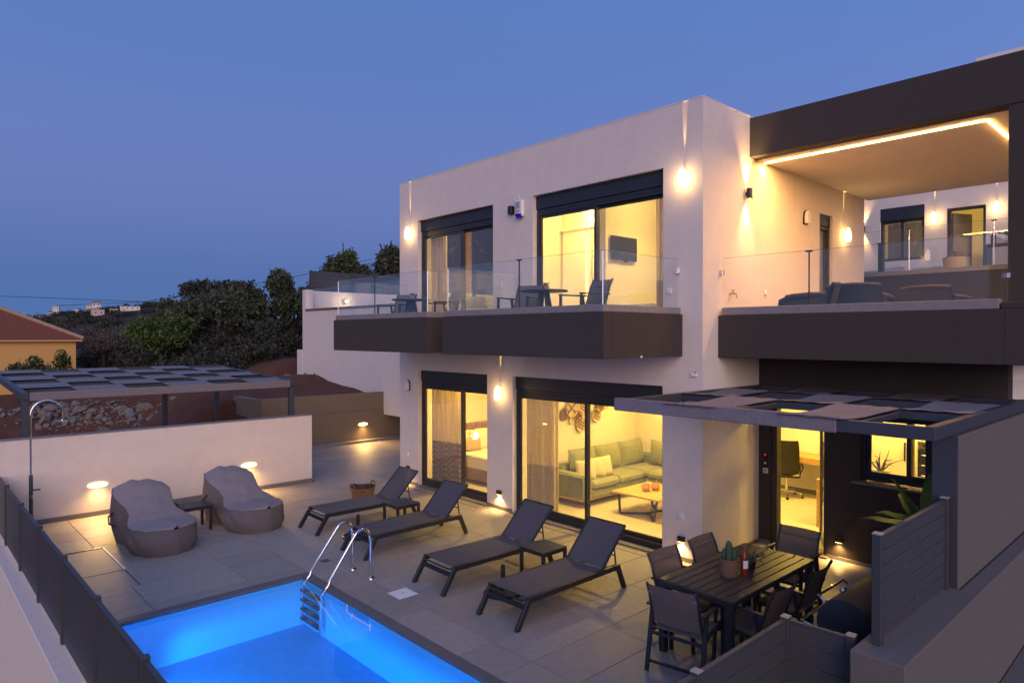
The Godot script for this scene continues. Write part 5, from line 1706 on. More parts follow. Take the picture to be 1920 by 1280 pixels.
func leaf_blade(parent: Node, called: String, at: Vector3, turn: float, length: float, width: float, lift: float, mat: Material, droop := 0.9) -> MeshInstance3D:
	var st := begin()
	var g := []
	var n := 12
	for i in n + 1:
		var u := float(i) / n
		var wv := width * 0.5 * pow(sin(PI * clampf(u * 0.93 + 0.07, 0, 1)), 0.75)
		var row := []
		var y := length * (lift * u - droop * 0.5 * u * u)
		var x := length * u * (1.0 - 0.15 * lift)
		for j in 7:
			var v := j / 3.0 - 1.0
			var rib := 0.010 * cos(u * 60.0) * absf(v)
			row.append(Vector3(x, y + absf(v) * wv * 0.35 + rib, v * wv * (1.0 + 0.05 * sin(u * 37.0))))
		g.append(row)
	add_grid(st, g, false, true)
	return put(called, st.commit(), mat, parent, at, Vector3(0, turn, 0))


func dining() -> void:
	var t := thing("dining_table", "dark slatted metal dining table under the pergola edge", "table", Vector3(1.50, 0, 1.69))
	for x: float in [-1.0, 1.0]:
		for z: float in [-1.0, 1.0]:
			put("leg", box(Vector3(0.075, 0.70, 0.075), 0.005), M.dark_metal, t, Vector3(x * 0.378, 0.35, z * 0.878))
		bar("frame_rail", Vector3(x * 0.40, 0.715, -0.92), Vector3(x * 0.40, 0.715, 0.92), 0.042, 0.055, M.dark_metal, t)
		bar("frame_rail", Vector3(-0.378, 0.715, x * 0.899), Vector3(0.378, 0.715, x * 0.899), 0.042, 0.055, M.dark_metal, t)
	put("under_tray", box(Vector3(0.75, 0.01, 1.74), 0.0), M.black, t, Vector3(0, 0.70, 0))
	for k in 8:
		put("slat", box(Vector3(0.098, 0.022, 1.80), 0.004), M.table_slat, t, Vector3(-0.382 + k * 0.1092, 0.740, 0))
	var g := "dining chairs round the slatted table"
	var c := make_chair("dining chair in the foreground at the near end of the table, seen from behind", Vector3(1.48, 0, 2.70), 0.16, g)
	copy(c, "left dining chair nearest to the big window", Vector3(1.13, 0, 2.12), -PI / 2 - 0.05)
	copy(c, "left dining chair farther back, before the white house corner", Vector3(1.16, 0, 1.36), -PI / 2)
	copy(c, "dining chair at the far end of the table before the open door", Vector3(1.47, 0, 0.49), PI)
	copy(c, "right dining chair nearest to the low corner fence", Vector3(1.90, 0, 2.17), PI / 2)
	copy(c, "right dining chair farther back, beside the barbecue", Vector3(1.90, 0, 1.36), PI / 2 + 0.04)
	var p := thing("cactus", "small ribbed cactus in a woven pot on the dining table", "plant", Vector3(1.53, 0.752, 1.97))
	lathe("pot", [Vector2(0.0, 0.0), Vector2(0.088, 0.0), Vector2(0.105, 0.06), Vector2(0.100, 0.17), Vector2(0.104, 0.185), Vector2(0.088, 0.185), Vector2(0.085, 0.14), Vector2(0.0, 0.14)], M.woven_pot, p, Vector3.ZERO, 24)
	for e: Array in [[0.0, 0.0, 0.24, 0.036], [0.045, -0.03, 0.16, 0.026], [-0.045, 0.02, 0.15, 0.026], [0.02, 0.045, 0.12, 0.022], [-0.015, -0.05, 0.18, 0.026]]:
		var st := begin()
		var gg := []
		for i in 12:
			var u := i / 11.0
			var row := []
			for k in 24:
				var a := TAU * k / 24.0
				var r: float = e[3] * (1.0 + 0.14 * cos(a * 8.0)) * pow(1.0 - pow(u, 6.0), 0.5) * (0.85 + 0.2 * sin(u * 2.6))
				row.append(Vector3(r * cos(a), u * e[2], r * sin(a)))
			gg.append(row)
		add_grid(st, gg, true)
		put("stem", st.commit(), M.cactus, p, Vector3(e[0], 0.135, e[1]))
	var b := thing("wine_bottle", "bottle of rose wine with white label on the dining table", "bottle", Vector3(1.63, 0.752, 1.83))
	lathe("glass", [Vector2(0.0, 0.004), Vector2(0.036, 0.0), Vector2(0.040, 0.01), Vector2(0.040, 0.18), Vector2(0.032, 0.215), Vector2(0.015, 0.245), Vector2(0.014, 0.30), Vector2(0.0, 0.30)], M.rose_wine, b, Vector3.ZERO, 20)
	lathe("foil", [Vector2(0.0155, 0.25), Vector2(0.0165, 0.255), Vector2(0.0165, 0.312), Vector2(0.0, 0.312)], M.foil, b, Vector3.ZERO, 16)
	var ls := begin()
	var lg := []
	for i in 2:
		var row := []
		for k in 9:
			var a := -0.2 + 1.5 * k / 8.0
			row.append(Vector3(0.0412 * cos(a), 0.075 + 0.085 * i, 0.0412 * sin(a)))
		lg.append(row)
	add_grid(ls, lg, false, false)
	put("label_paper", ls.commit(), M.paper, b)
	var gl := thing("dark_plant", "low dark spiky plant in a dark pot behind the bottle on the dining table", "plant", Vector3(1.585, 0.752, 1.63))
	lathe("pot", [Vector2(0.0, 0.0), Vector2(0.05, 0.0), Vector2(0.072, 0.10), Vector2(0.06, 0.10), Vector2(0.0, 0.08)], M.black, gl, Vector3.ZERO, 16)
	for k in 12:
		leaf_blade(gl, "leaf", Vector3(0, 0.08, 0), TAU * k / 12.0, 0.17 + 0.03 * (k % 3), 0.035, 0.6 + 0.35 * (k % 2), M.cactus)
	# barbecue
	var q := thing("barbecue", "black drum barbecue with chrome handle behind the corner fence", "barbecue", Vector3(2.88, 0, 2.12))
	var ds := begin()
	add_lathe(ds, [Vector2(0.0, -0.44), Vector2(0.20, -0.44), Vector2(0.235, -0.42), Vector2(0.24, -0.40), Vector2(0.24, 0.40), Vector2(0.235, 0.42), Vector2(0.20, 0.44), Vector2(0.0, 0.44)], 32, Vector3.ZERO, Basis(Vector3.RIGHT, PI / 2))
	put("drum", ds.commit(), M.grill, q, Vector3(0.05, 0.80, 0.0))
	put("lid_seam", box(Vector3(0.015, 0.02, 0.86), 0.003), M.steel, q, Vector3(-0.195, 0.82, 0.0))
	for x: float in [-0.16, 0.22]:
		for z: float in [-0.34, 0.34]:
			bar("leg", Vector3(x + 0.02, 0.70, z), Vector3(x, 0.0, z * 1.1), 0.03, 0.03, M.grill, q)
	tube("lid_handle", [Vector3(-0.17, 0.93, -0.28), Vector3(-0.23, 0.97, -0.28), Vector3(-0.23, 0.97, 0.28), Vector3(-0.17, 0.93, 0.28)], 0.012, M.chrome, q)
	tube("front_rail", [Vector3(-0.22, 0.74, -0.38), Vector3(-0.32, 0.76, -0.38), Vector3(-0.32, 0.76, 0.42), Vector3(-0.22, 0.74, 0.42)], 0.012, M.chrome, q)
	put("shelf", box(Vector3(0.30, 0.02, 0.75), 0.004), M.grill, q, Vector3(0.0, 0.28, 0))
	for z: float in [-0.15, 0.0, 0.15]:
		tube("shelf_rod", [Vector3(-0.2, 0.64, z), Vector3(-0.34, 0.62, z)], 0.006, M.chrome, q, 6)
	lathe("thermometer", [Vector2(0.0, 0.02), Vector2(0.03, 0.02), Vector2(0.034, 0.0)], M.chrome, q, Vector3(-0.08, 1.01, 0.1), 16, Vector3(0, 0, 0.5))
	lathe("chimney", [Vector2(0.035, 0.0), Vector2(0.035, 0.12), Vector2(0.05, 0.125), Vector2(0.05, 0.14), Vector2(0.0, 0.15)], M.grill, q, Vector3(0.08, 1.03, -0.3), 16)
	# planter with the big leaved plant before the kitchen window
	var pl := thing("banana_plant", "broad leaved green plant in a tall dark pot under the kitchen window", "plant", Vector3(2.62, 0, -0.75))
	lathe("pot", [Vector2(0.0, 0.0), Vector2(0.17, 0.0), Vector2(0.23, 0.50), Vector2(0.21, 0.50), Vector2(0.19, 0.44), Vector2(0.0, 0.44)], M.black, pl, Vector3.ZERO, 24)
	tube("stem", [Vector3(0, 0.42, 0), Vector3(0.02, 0.85, 0.0)], 0.04, M.leaf_banana, pl, 8, 0.025)
	for e: Array in [[PI * 0.97, 0.85, 0.24, 0.22, 0.86, 0.34], [PI * 1.06, 0.62, 0.24, 0.50, 0.90, 0.5], [PI * 0.80, 0.62, 0.20, 1.05, 0.80, 0.6], [PI * 0.55, 0.70, 0.22, 1.3, 0.82, 0.5], [PI * 1.5, 0.55, 0.2, 0.9, 0.72, 0.9], [0.2, 0.5, 0.2, 1.2, 0.78, 0.8], [PI * 1.0, 0.52, 0.17, 1.45, 0.84, 0.3]]:
		leaf_blade(pl, "leaf", Vector3(0.01, e[4], 0), e[0], e[1], e[2], e[3], M.leaf_banana, e[5])


# ---------- upper floor furniture ----------
func balcony_furniture() -> void:
	var y := 3.262
	var g := "sling chairs on the balconies"
	var c := make_chair("balcony chair left of the round table on the right balcony", Vector3(-2.92, y, 0.80), PI + 0.25, g)
	copy(c, "balcony chair right of the round table on the right balcony", Vector3(-1.55, y, 0.78), PI - 0.25)
	copy(c, "balcony chair left of the round table on the left balcony", Vector3(-6.60, y, 0.82), PI + 0.3)
	copy(c, "balcony chair right of the round table on the left balcony", Vector3(-5.10, y, 0.80), PI - 0.25)
	for e: Array in [[-2.25, "right"], [-5.93, "left"]]:
		var t := thing("round_table", "dark round metal table with pedestal foot on the %s balcony" % e[1], "table", Vector3(e[0], y, 0.92), 0.0, "round balcony tables")
		lathe("table_top", [Vector2(0.0, 0.715), Vector2(0.36, 0.715), Vector2(0.375, 0.725), Vector2(0.375, 0.735), Vector2(0.36, 0.745), Vector2(0.0, 0.745)], M.dark_metal, t, Vector3.ZERO, 36)
		for k in 4:
			var a := TAU * k / 4.0 + 0.4
			var v := Vector3(cos(a), 0, sin(a))
			bar("leg", v * 0.06 + Vector3(0, 0.715, 0), v * 0.20, 0.055, 0.03, M.dark_metal, t)
		var p := thing("potted_plant", "tiny green plant in a pale pot on the %s balcony table" % e[1], "plant", Vector3(e[0] + 0.05, y + 0.746, 0.92), 0.0, "tiny plants on the balcony tables")
		lathe("pot", [Vector2(0.0, 0.0), Vector2(0.035, 0.0), Vector2(0.045, 0.07), Vector2(0.038, 0.07), Vector2(0.0, 0.06)], M.clay_pot, p, Vector3.ZERO, 14)
		for k in 8:
			leaf_blade(p, "leaf", Vector3(0, 0.06, 0), TAU * k / 8.0, 0.07, 0.03, 1.1, M.cactus)
	for e: Array in [[Vector3(0.90, y, -1.30), PI * 0.62, M.wicker, "left dark wicker armchair by the terrace tap"], [Vector3(1.36, y, -2.05), 0.12, M.wicker, "middle dark wicker armchair seen from behind on the covered terrace"], [Vector3(2.02, y, -3.3), -0.15, M.brown_wicker, "right brown wicker armchair on the covered terrace"]]:
		armchair(e[3], e[0], e[1], e[2])
	var ct := thing("terrace_table", "low dark coffee table between the wicker armchairs on the covered terrace", "table", Vector3(1.72, y, -4.25))
	put("table_top", box(Vector3(0.9, 0.04, 0.6), 0.006), M.dark_metal, ct, Vector3(0, 0.42, 0))
	for x: float in [-0.4, 0.4]:
		put("leg", box(Vector3(0.05, 0.40, 0.5), 0.004), M.dark_metal, ct, Vector3(x, 0.20, 0))


func armchair(label: String, at: Vector3, turn: float, mat: Material) -> void:
	# local z runs to the back
	var o := thing("wicker_armchair", label, "armchair", at, turn, "wicker armchairs on the covered terrace")
	put("seat", box(Vector3(0.62, 0.22, 0.62), 0.03), mat, o, Vector3(0, 0.25, 0))
	put("seat_cushion", box(Vector3(0.56, 0.11, 0.58), 0.04), M.towel, o, Vector3(0, 0.415, -0.02))
	var g := []
	for i in 9:
		var row := []
		for j in 11:
			var u := j / 5.0 - 1.0
			var v := i / 8.0
			row.append(Vector3(u * (0.33 + 0.02 * v), lerpf(0.14, 0.76 - 0.02 * u * u, v), 0.27 + 0.14 * v - 0.08 * u * u))
		g.append(row)
	var st := begin()
	add_grid(st, g)
	add_grid(st, g.map(func(r): return r.map(func(p): return p + Vector3(0, 0, 0.05))), false, true)
	put("backrest", st.commit(), mat, o)
	tube("back_rim", g[8].map(func(p): return p + Vector3(0, 0, 0.025)), 0.032, mat, o, 10)
	for s: float in [-1.0, 1.0]:
		tube("armrest", [Vector3(s * 0.34, 0.60, 0.26), Vector3(s * 0.38, 0.60, 0.05), Vector3(s * 0.385, 0.58, -0.18), Vector3(s * 0.37, 0.52, -0.31), Vector3(s * 0.36, 0.30, -0.33)], 0.042, mat, o, 10)
		put("side_panel", box(Vector3(0.035, 0.42, 0.52), 0.01), mat, o, Vector3(s * 0.365, 0.40, 0.0))
		for z: float in [-0.26, 0.26]:
			put("leg", box(Vector3(0.05, 0.15, 0.05), 0.004), mat, o, Vector3(s * 0.28, 0.075, z))


func wall_fittings() -> void:
	var a := thing("alarm_siren", "white alarm siren with blue lens and a ring on top between the upper windows", "alarm", Vector3(-3.74, 5.60, 0.0))
	put("housing", box(Vector3(0.20, 0.30, 0.075), 0.02), M.white, a, Vector3(0, 0.0, 0.04))
	put("grille", box(Vector3(0.12, 0.13, 0.006), 0.003), M.grey_lid, a, Vector3(-0.02, 0.06, 0.079))
	for k in 2:
		put("printed_line", box(Vector3(0.11, 0.012, 0.002), 0.0), M.dark_metal, a, Vector3(-0.02, -0.035 - 0.028 * k, 0.0785))
	lathe("blue_lens", [Vector2(0.0, -0.07), Vector2(0.05, -0.06), Vector2(0.08, -0.03), Vector2(0.088, 0.0), Vector2(0.0, 0.0)], M.blue_lens, a, Vector3(0.0, -0.105, 0.05), 20)
	var ring := []
	for k in 17:
		ring.append(Vector3(-0.05 + 0.045 * cos(TAU * k / 16.0), 0.20 + 0.06 * sin(TAU * k / 16.0), 0.05))
	tube("ring", ring, 0.008, M.white, a, 6)
	var s := thing("black_sensor", "small black box sensor left of the white alarm siren", "sensor", Vector3(-3.97, 5.60, 0.0))
	put("box_body", box(Vector3(0.10, 0.15, 0.09), 0.008), M.black, s, Vector3(0, 0, 0.045))
	put("lens", box(Vector3(0.07, 0.05, 0.004), 0.001), M.dark_metal, s, Vector3(0, 0.03, 0.091))
	for e: Array in [[Vector3(-7.40, 0.66, 0.0), 0.0, "white socket cover at the left house corner above the floor lamp"], [Vector3(-0.33, 0.66, 0.0), 0.0, "white socket cover on the wall behind the dining chairs"], [Vector3(-0.55, 3.95, 0.0), 0.0, "white socket box beside the right upper window"], [Vector3(-7.42, 4.02, 0.0), 0.0, "white socket box beside the left upper window"], [Vector3(0.0, 3.98, -1.83), PI / 2, "white socket box on the terrace side wall"]]:
		var o := thing("socket_cover", e[2], "socket", e[0], e[1], "white socket covers on the villa")
		put("cover", box(Vector3(0.085, 0.085, 0.022), 0.006), M.white, o, Vector3(0, 0, 0.011))
		put("flap", box(Vector3(0.06, 0.06, 0.008), 0.003), M.white, o, Vector3(0, 0, 0.025))
	var cc := thing("junction_box", "small white cable box on the house corner below the balcony", "box", Vector3(-0.13, 2.73, 0.0))
	put("cover", box(Vector3(0.09, 0.05, 0.03), 0.006), M.white, cc, Vector3(0, 0, 0.015))
	put("cable_gland", box(Vector3(0.02, 0.02, 0.02), 0.004), M.dark_metal, cc, Vector3(0.02, 0.034, 0.012))
	var f := thing("wall_tap", "brass water tap on the terrace side wall", "tap", Vector3(0.0, 3.92, -0.76), PI / 2)
	tube("spout", [Vector3(0, 0, 0), Vector3(0, 0, 0.07), Vector3(0.0, -0.01, 0.10), Vector3(0, -0.07, 0.11)], 0.013, M.brass, f)
	tube("handle", [Vector3(-0.045, 0.05, 0.05), Vector3(0.045, 0.05, 0.05)], 0.008, M.brass, f)
	tube("spindle", [Vector3(0, 0, 0.05), Vector3(0, 0.05, 0.05)], 0.009, M.brass, f)
	var b := thing("intercom", "doorbell panel with red light and white switch left of the entrance", "intercom", Vector3(0.11, 1.24, -1.65))
	put("panel", box(Vector3(0.055, 0.22, 0.02), 0.004), M.black, b, Vector3(0.01, 0.10, 0.01))
	put("red_light", box(Vector3(0.02, 0.02, 0.006), 0.002), M.red_glow, b, Vector3(0.01, 0.18, 0.022))
	put("button", box(Vector3(0.03, 0.03, 0.006), 0.002), M.white, b, Vector3(0.01, 0.05, 0.022))
	put("switch", box(Vector3(0.08, 0.08, 0.018), 0.005), M.white, b, Vector3(0.01, -0.07, 0.009))
	put("switch_face", box(Vector3(0.045, 0.045, 0.006), 0.002), M.grey_lid, b, Vector3(0.01, -0.07, 0.020))


# ---------- background ----------
func leaf_clump(n: int, size: float, leaf: float, sd: int) -> ArrayMesh:
	var r := RandomNumberGenerator.new()
	r.seed = sd
	var st := begin()
	for k in n:
		var p := Vector3(r.randfn(), r.randfn() * 0.8, r.randfn()) * size * 0.42
		var d := Vector3(r.randf_range(-1, 1), r.randf_range(-0.4, 1), r.randf_range(-1, 1)).normalized()
		var s := d.cross(Vector3(r.randf_range(-1, 1), r.randf_range(-1, 1), r.randf_range(-1, 1))).normalized()
		var l := leaf * r.randf_range(0.6, 1.3)
		var nn := d.cross(s).normalized()
		st.set_color(Color.WHITE * r.randf_range(0.75, 1.15))
		tri(st, p - d * l, p + s * l * 0.38, p + d * l, nn, nn, nn)
		tri(st, p - d * l, p + d * l, p - s * l * 0.38 + nn * l * 0.12, nn, nn, nn)
	return st.commit()


func crown(parent: Node, mesh: Mesh, mat: Material, blobs: Array, per: int, r: RandomNumberGenerator, called := "crown") -> void:
	var mm := MultiMesh.new()
	mm.transform_format = MultiMesh.TRANSFORM_3D
	mm.use_colors = true
	mm.mesh = mesh
	var spots := []
	for b: Array in blobs:
		var c: Vector3 = b[0]
		var s: Vector3 = b[1]
		for k in int(per * s.x * s.y):
			var d := Vector3(r.randfn(), r.randfn(), r.randfn()).normalized()
			var q := pow(r.randf(), 0.42)
			if d.y < -0.5 and r.randf() < 0.6:
				continue
			spots.append(c + d * s * q)
	mm.instance_count = spots.size()
	for k in spots.size():
		mm.set_instance_transform(k, Transform3D(Basis.from_euler(Vector3(r.randf() * TAU, r.randf() * TAU, r.randf() * TAU)).scaled(Vector3.ONE * r.randf_range(0.7, 1.3)), spots[k]))
		var v := r.randf_range(0.7, 1.25)
		mm.set_instance_color(k, Color(v * r.randf_range(0.9, 1.1), v, v * 0.95))
	var o := MultiMeshInstance3D.new()
	o.name = called
	o.multimesh = mm
	o.material_override = mat
	o.set_meta("kind", "stuff")
	parent.add_child(o, true)


func tree(called: String, label: String, at: Vector3, h: float, wid: float, mat: Material, sd: int, per := 150, leaf := 0.13, bare := false) -> void:
	var r := RandomNumberGenerator.new()
	r.seed = sd
	at.y = ground_y(at.x, at.z) - 0.05
	var t := thing(called, label, "tree", at)
	var st := begin()
	var lean := Vector3(r.randf_range(-0.15, 0.15), 0, r.randf_range(-0.15, 0.15)) * h
	var fork := lean * 0.4 + Vector3(0, h * 0.32, 0)
	add_tube(st, [Vector3(0, -0.2, 0), lean * 0.15 + Vector3(0, h * 0.16, 0), fork], 0.045 * h, 8, 0.03 * h)
	var blobs := []
	var limbs := 9 if not bare else 13
	for k in limbs:
		var a := TAU * k / limbs + r.randf_range(-0.3, 0.3)
		var rad := wid * 0.5 * r.randf_range(0.25, 0.72)
		var tip := lean + Vector3(cos(a) * rad, h * r.randf_range(0.48, 0.86), sin(a) * rad)
		var midp := fork.lerp(tip, 0.5) + Vector3(r.randf_range(-0.1, 0.1), r.randf_range(-0.05, 0.12), r.randf_range(-0.1, 0.1)) * h
		add_tube(st, [fork, midp, tip], 0.018 * h, 6, 0.005 * h)
		if bare:
			for q in 7:
				var e := tip + Vector3(r.randfn(), absf(r.randfn()) * 0.8, r.randfn()) * h * 0.13
				add_tube(st, [midp.lerp(tip, r.randf()), tip.lerp(e, 0.5) + Vector3(0, 0.03 * h, 0), e], 0.005 * h, 4, 0.0012 * h)
		blobs.append([tip, Vector3(wid * r.randf_range(0.13, 0.23), h * r.randf_range(0.10, 0.17), wid * r.randf_range(0.13, 0.23))])
	put("trunk", st.commit(), M.bark, t)
	crown(t, leaf_clump(16, 0.32, leaf, sd), mat, blobs, per, r)


func background() -> void:
	tree("olive_tree", "large grey green olive tree with forked trunk left of the white retaining wall", Vector3(-30.0, 0, -5.0), 3.9, 3.9, M.leaf_olive, 101, 230)
	tree("olive_tree", "olive tree directly beside the white retaining wall", Vector3(-31.5, 0, -8.2), 4.7, 3.6, M.leaf_olive, 102, 230)
	tree("olive_tree", "dark olive tree behind the bright green tree", Vector3(-36.0, 0, -4.6), 3.5, 4.2, M.leaf_olive, 103, 200)
	tree("green_tree", "bright green leafy tree in the middle of the tree row", Vector3(-31.5, 0, -1.6), 3.1, 3.9, M.leaf_green, 104, 420, 0.11)
	tree("bare_tree", "pale brown half bare tree between the yellow house and the green tree", Vector3(-38.0, 0, -0.4), 2.5, 4.8, M.leaf_bare, 105, 45, 0.07, true)
	tree("bare_tree", "smaller pale brown tree next to the yellow house corner", Vector3(-46.0, 0, -1.0), 2.0, 5.0, M.leaf_bare, 106, 50, 0.07, true)
	tree("olive_tree", "tree top showing above the plank fence nearest to the sky line", Vector3(-26.0, 0, -8.9), 5.2, 3.6, M.leaf_olive, 107, 230)
	tree("green_tree", "pointed green tree top above the plank fence", Vector3(-25.6, 0, -8.2), 5.6, 1.7, M.leaf_green, 108, 330)
	tree("olive_tree", "broad tree crown directly left of the villa roof line", Vector3(-21.0, 0, -9.4), 5.5, 3.2, M.leaf_olive, 109, 260)
	tree("olive_tree", "dark rounded tree behind the left olive trees", Vector3(-42.0, 0, -9.0), 4.6, 6.0, M.leaf_far, 112, 150)
	var r := RandomNumberGenerator.new()
	r.seed = 55
	# shrub in front of the yellow house
	var sh := thing("shrub", "green shrub with upright shoots before the yellow house wall", "shrub", Vector3(-31.6, ground_y(-31.6, 3.2), 3.2))
	sh.scale = Vector3.ONE * 1.45
	var ss := begin()
	for k in 16:
		var a := r.randf() * TAU
		var l := r.randf_range(0.5, 1.25)
		add_tube(ss, [Vector3.ZERO, Vector3(cos(a) * 0.25, l * 0.6, sin(a) * 0.5), Vector3(cos(a) * 0.35, l * 1.15, sin(a) * 0.75)], 0.02, 5, 0.006)
	put("stem", ss.commit(), M.bark, sh)
	crown(sh, leaf_clump(14, 0.24, 0.085, 9), M.leaf_shrub, [[Vector3(0, 0.55, 0), Vector3(0.5, 0.55, 0.8)], [Vector3(0, 1.15, -0.45), Vector3(0.16, 0.35, 0.16)], [Vector3(0, 1.0, 0.3), Vector3(0.18, 0.3, 0.2)], [Vector3(0, 0.9, 0.75), Vector3(0.2, 0.25, 0.2)]], 420, r)
	# undergrowth below the trees
	var ug := Node3D.new()
	ug.name = "undergrowth"
	add_child(ug)
	tag(ug, "dark dry undergrowth under the row of trees", "undergrowth", "", "stuff")
	var bl := []
	for k in 60:
		var x := r.randf_range(-48.0, -25.5)
		var z := r.randf_range(-12.0, 7.0)
		if x > -37.5 and z > 0.4:
			z -= 7.0
		bl.append([Vector3(x, ground_y(x, z) + 0.25, z), Vector3(r.randf_range(0.7, 1.5), r.randf_range(0.25, 0.55), r.randf_range(0.7, 1.5))])
	for k in 26:
		var x := r.randf_range(-38.0, -27.0)
		var z := r.randf_range(-13.0, -3.0)
		bl.append([Vector3(x, ground_y(x, z) + 0.5, z), Vector3(r.randf_range(0.9, 1.8), r.randf_range(0.6, 1.1), r.randf_range(0.9, 1.8))])
	crown(ug, leaf_clump(22, 0.4, 0.10, 77), M.leaf_dry, bl, 90, r, "foliage")
	# loose stone bank at the edge of the bare soil
	var bank := thing("stone_bank", "pale rubble stone bank at the edge of the bare red soil", "stones")
	var rocks := []
	for k in 5:
		rocks.append(rock_mesh(300 + k))
	var line := [Vector2(-28.0, 4.6), Vector2(-26.4, 3.0), Vector2(-24.1, 0.5), Vector2(-22.3, -1.5), Vector2(-20.6, -2.3), Vector2(-18.9, -2.8)]
	var mm := MultiMesh.new()
	mm.transform_format = MultiMesh.TRANSFORM_3D
	mm.mesh = rocks[0]
	mm.instance_count = 800
	for k in 1050:
		var u := r.randf() * 4.999
		var c: Vector2 = (line[int(u)] as Vector2).lerp(line[int(u) + 1], fmod(u, 1.0))
		var wide := 0.5 if u > 1.0 else 0.9
		var x := c.x + r.randfn() * wide
		var z := c.y + r.randfn() * wide * 0.7
		var s := pow(r.randf(), 3.0) * 0.38 + 0.09
		if u > 4.0:
			s = minf(s, 0.25)
		if k >= 250:
			s = r.randf_range(0.06, 0.20)
		var tr := Transform3D(Basis.from_euler(Vector3(r.randf() * 0.7, r.randf() * TAU, r.randf() * 0.7)).scaled_local(Vector3(s, s * 0.65, s * r.randf_range(0.9, 1.6))), Vector3(x, ground_y(x, z) + s * 0.16, z))
		if k < 250:
			put("rock", rocks[k % 5], M.rock, bank).transform = tr
		else:
			mm.set_instance_transform(k - 250, tr)
	var rub := MultiMeshInstance3D.new()
	rub.name = "rubble"
	rub.multimesh = mm
	rub.material_override = M.rock
	rub.set_meta("kind", "stuff")
	bank.add_child(rub, true)
	# the yellow neighbour
	var y := thing("yellow_house", "yellow rendered house with red tiled hip roof at the left edge", "house", Vector3(-35.2, 0, 1.4))
	put("wall", box(Vector3(9.0, 3.6, 11.0), 0.01), M.yellow_plaster, y, Vector3(-4.5, 1.2, 5.5))
	put("cornice", box(Vector3(9.5, 0.12, 11.5), 0.02), M.cornice, y, Vector3(-4.5, 3.04, 5.5))
	put("annex", box(Vector3(1.6, 1.9, 1.0), 0.01), M.far_white, y, Vector3(-5.0, 0.9, -0.52))
	var roof := put("roof", null, M.terracotta, y, Vector3(-4.5, 3.10, 5.5))
	var rs := begin()
	var rows := 17
	for side in 4:
		var bs := Basis(Vector3.UP, PI / 2 * side)
		var half: float = 5.8 if side % 2 == 0 else 4.8    # along the eave
		var run: float = 4.8 if side % 2 == 0 else 5.8
		for k in rows:
			var a := float(k) / rows
			var b := float(k + 1) / rows
			var h := 2.35
			var lift := 0.055
			var w0 := half - (4.8 if side % 2 == 0 else 4.8) * a * (1.0 if side % 2 == 0 else 1.0)
			var w1 := half - 4.8 * b
			var p0 := run - 4.8 * a if side % 2 == 0 else run - 4.8 * a
			var p1 := run - 4.8 * b
			var q := [Vector3(p0, h * a + lift, -w0), Vector3(p0, h * a + lift, w0), Vector3(p1, h * b, w1), Vector3(p1, h * b, -w1)]
			var c := [Vector3(p0, h * a - 0.02, -w0), Vector3(p0, h * a - 0.02, w0)]
			for z in 4:
				q[z] = bs * q[z]
			var n := bs * Vector3(0.44, 0.9, 0).normalized()
			quad(rs, q[0], q[1], q[2], q[3], n)
			quad(rs, q[0], q[1], bs * c[1], bs * c[0], bs * Vector3.RIGHT)
	roof.mesh = rs.commit()
	for e: Array in [[Vector3(4.8, 0.02, -5.8), Vector3(0.0, 2.40, -1.0)], [Vector3(4.8, 0.02, 5.8), Vector3(0.0, 2.40, 1.0)]]:
		tube("ridge_tile", [e[0], (e[0] as Vector3).lerp(e[1], 0.5) + Vector3(0, 0.03, 0), e[1]], 0.11, M.clay_pot, roof, 8)
	# cables
	for e: Array in [[[Vector3(-75.0, 7.05, 7.5), Vector3(-66.5, 6.58, -2.2), Vector3(-60.4, 6.22, -8.9), Vector3(-54.2, 6.12, -15.6), Vector3(-48.0, 6.35, -22.2)], "lower power cable crossing the sky above the village"], [[Vector3(-66.0, 5.9, -2.6), Vector3(-61.0, 6.25, -8.3), Vector3(-56.2, 7.38, -13.5), Vector3(-51.6, 8.55, -18.4), Vector3(-47.0, 10.0, -23.0)], "upper power cable rising to the right behind the trees"]]:
		var t := thing("power_cable", e[1], "cable")
		tube("wire", e[0], 0.022, M.black, t, 5)
	# the village on the ridge
	var houses := [[-709.5, 26.2, -102.7, 6.6, 2.6, "far_white", "flat white house at the top left of the far village"], [-712.3, 20.6, -99.6, 7.1, 3.4, "far_white", "white house low on the left slope of the far village"], [-685.5, 28.6, -128.8, 9.3, 3.9, "far_white", "white gabled house on top of the far ridge"], [-684.6, 20.8, -129.6, 12.7, 5.6, "far_pink", "large pinkish house in the middle of the far village"], [-664.8, 25.6, -151.0, 21.3, 3.2, "far_white", "long low white building at the right of the far ridge"], [-674.7, 23.4, -140.3, 8.9, 3.3, "far_grey", "grey house between the pinkish house and the long building"], [-697.0, 23.4, -116.2, 6.2, 2.6, "far_white", "small white house left of the pinkish house"], [-719.8, 17.8, -91.5, 6.2, 2.6, "far_pink", "small orange brown house lowest on the left slope"], [-704.1, 21.5, -108.5, 3.0, 2.8, "far_white", "tiny white hut in the middle of the left slope"], [-725.1, 18.8, -85.8, 6.6, 2.2, "far_pink", "low reddish house at the left foot of the village"], [-729.9, 20.4, -80.6, 5.8, 2.3, "far_pink", "leftmost reddish house just above the yellow house roof"], [-692.6, 22.9, -120.9, 4.0, 2.0, "far_white", "small pale shed beside the pinkish house"], [-689.9, 28.4, -124.0, 5.0, 2.2, "far_white", "white annex left of the gabled house on the ridge"]]
	for h: Array in houses:
		far_house(h)
	var hill := Node3D.new()
	hill.name = "hill_scrub"
	add_child(hill)
	tag(hill, "dark scrub and trees covering the far ridge", "scrub", "", "stuff")
	var hb := []
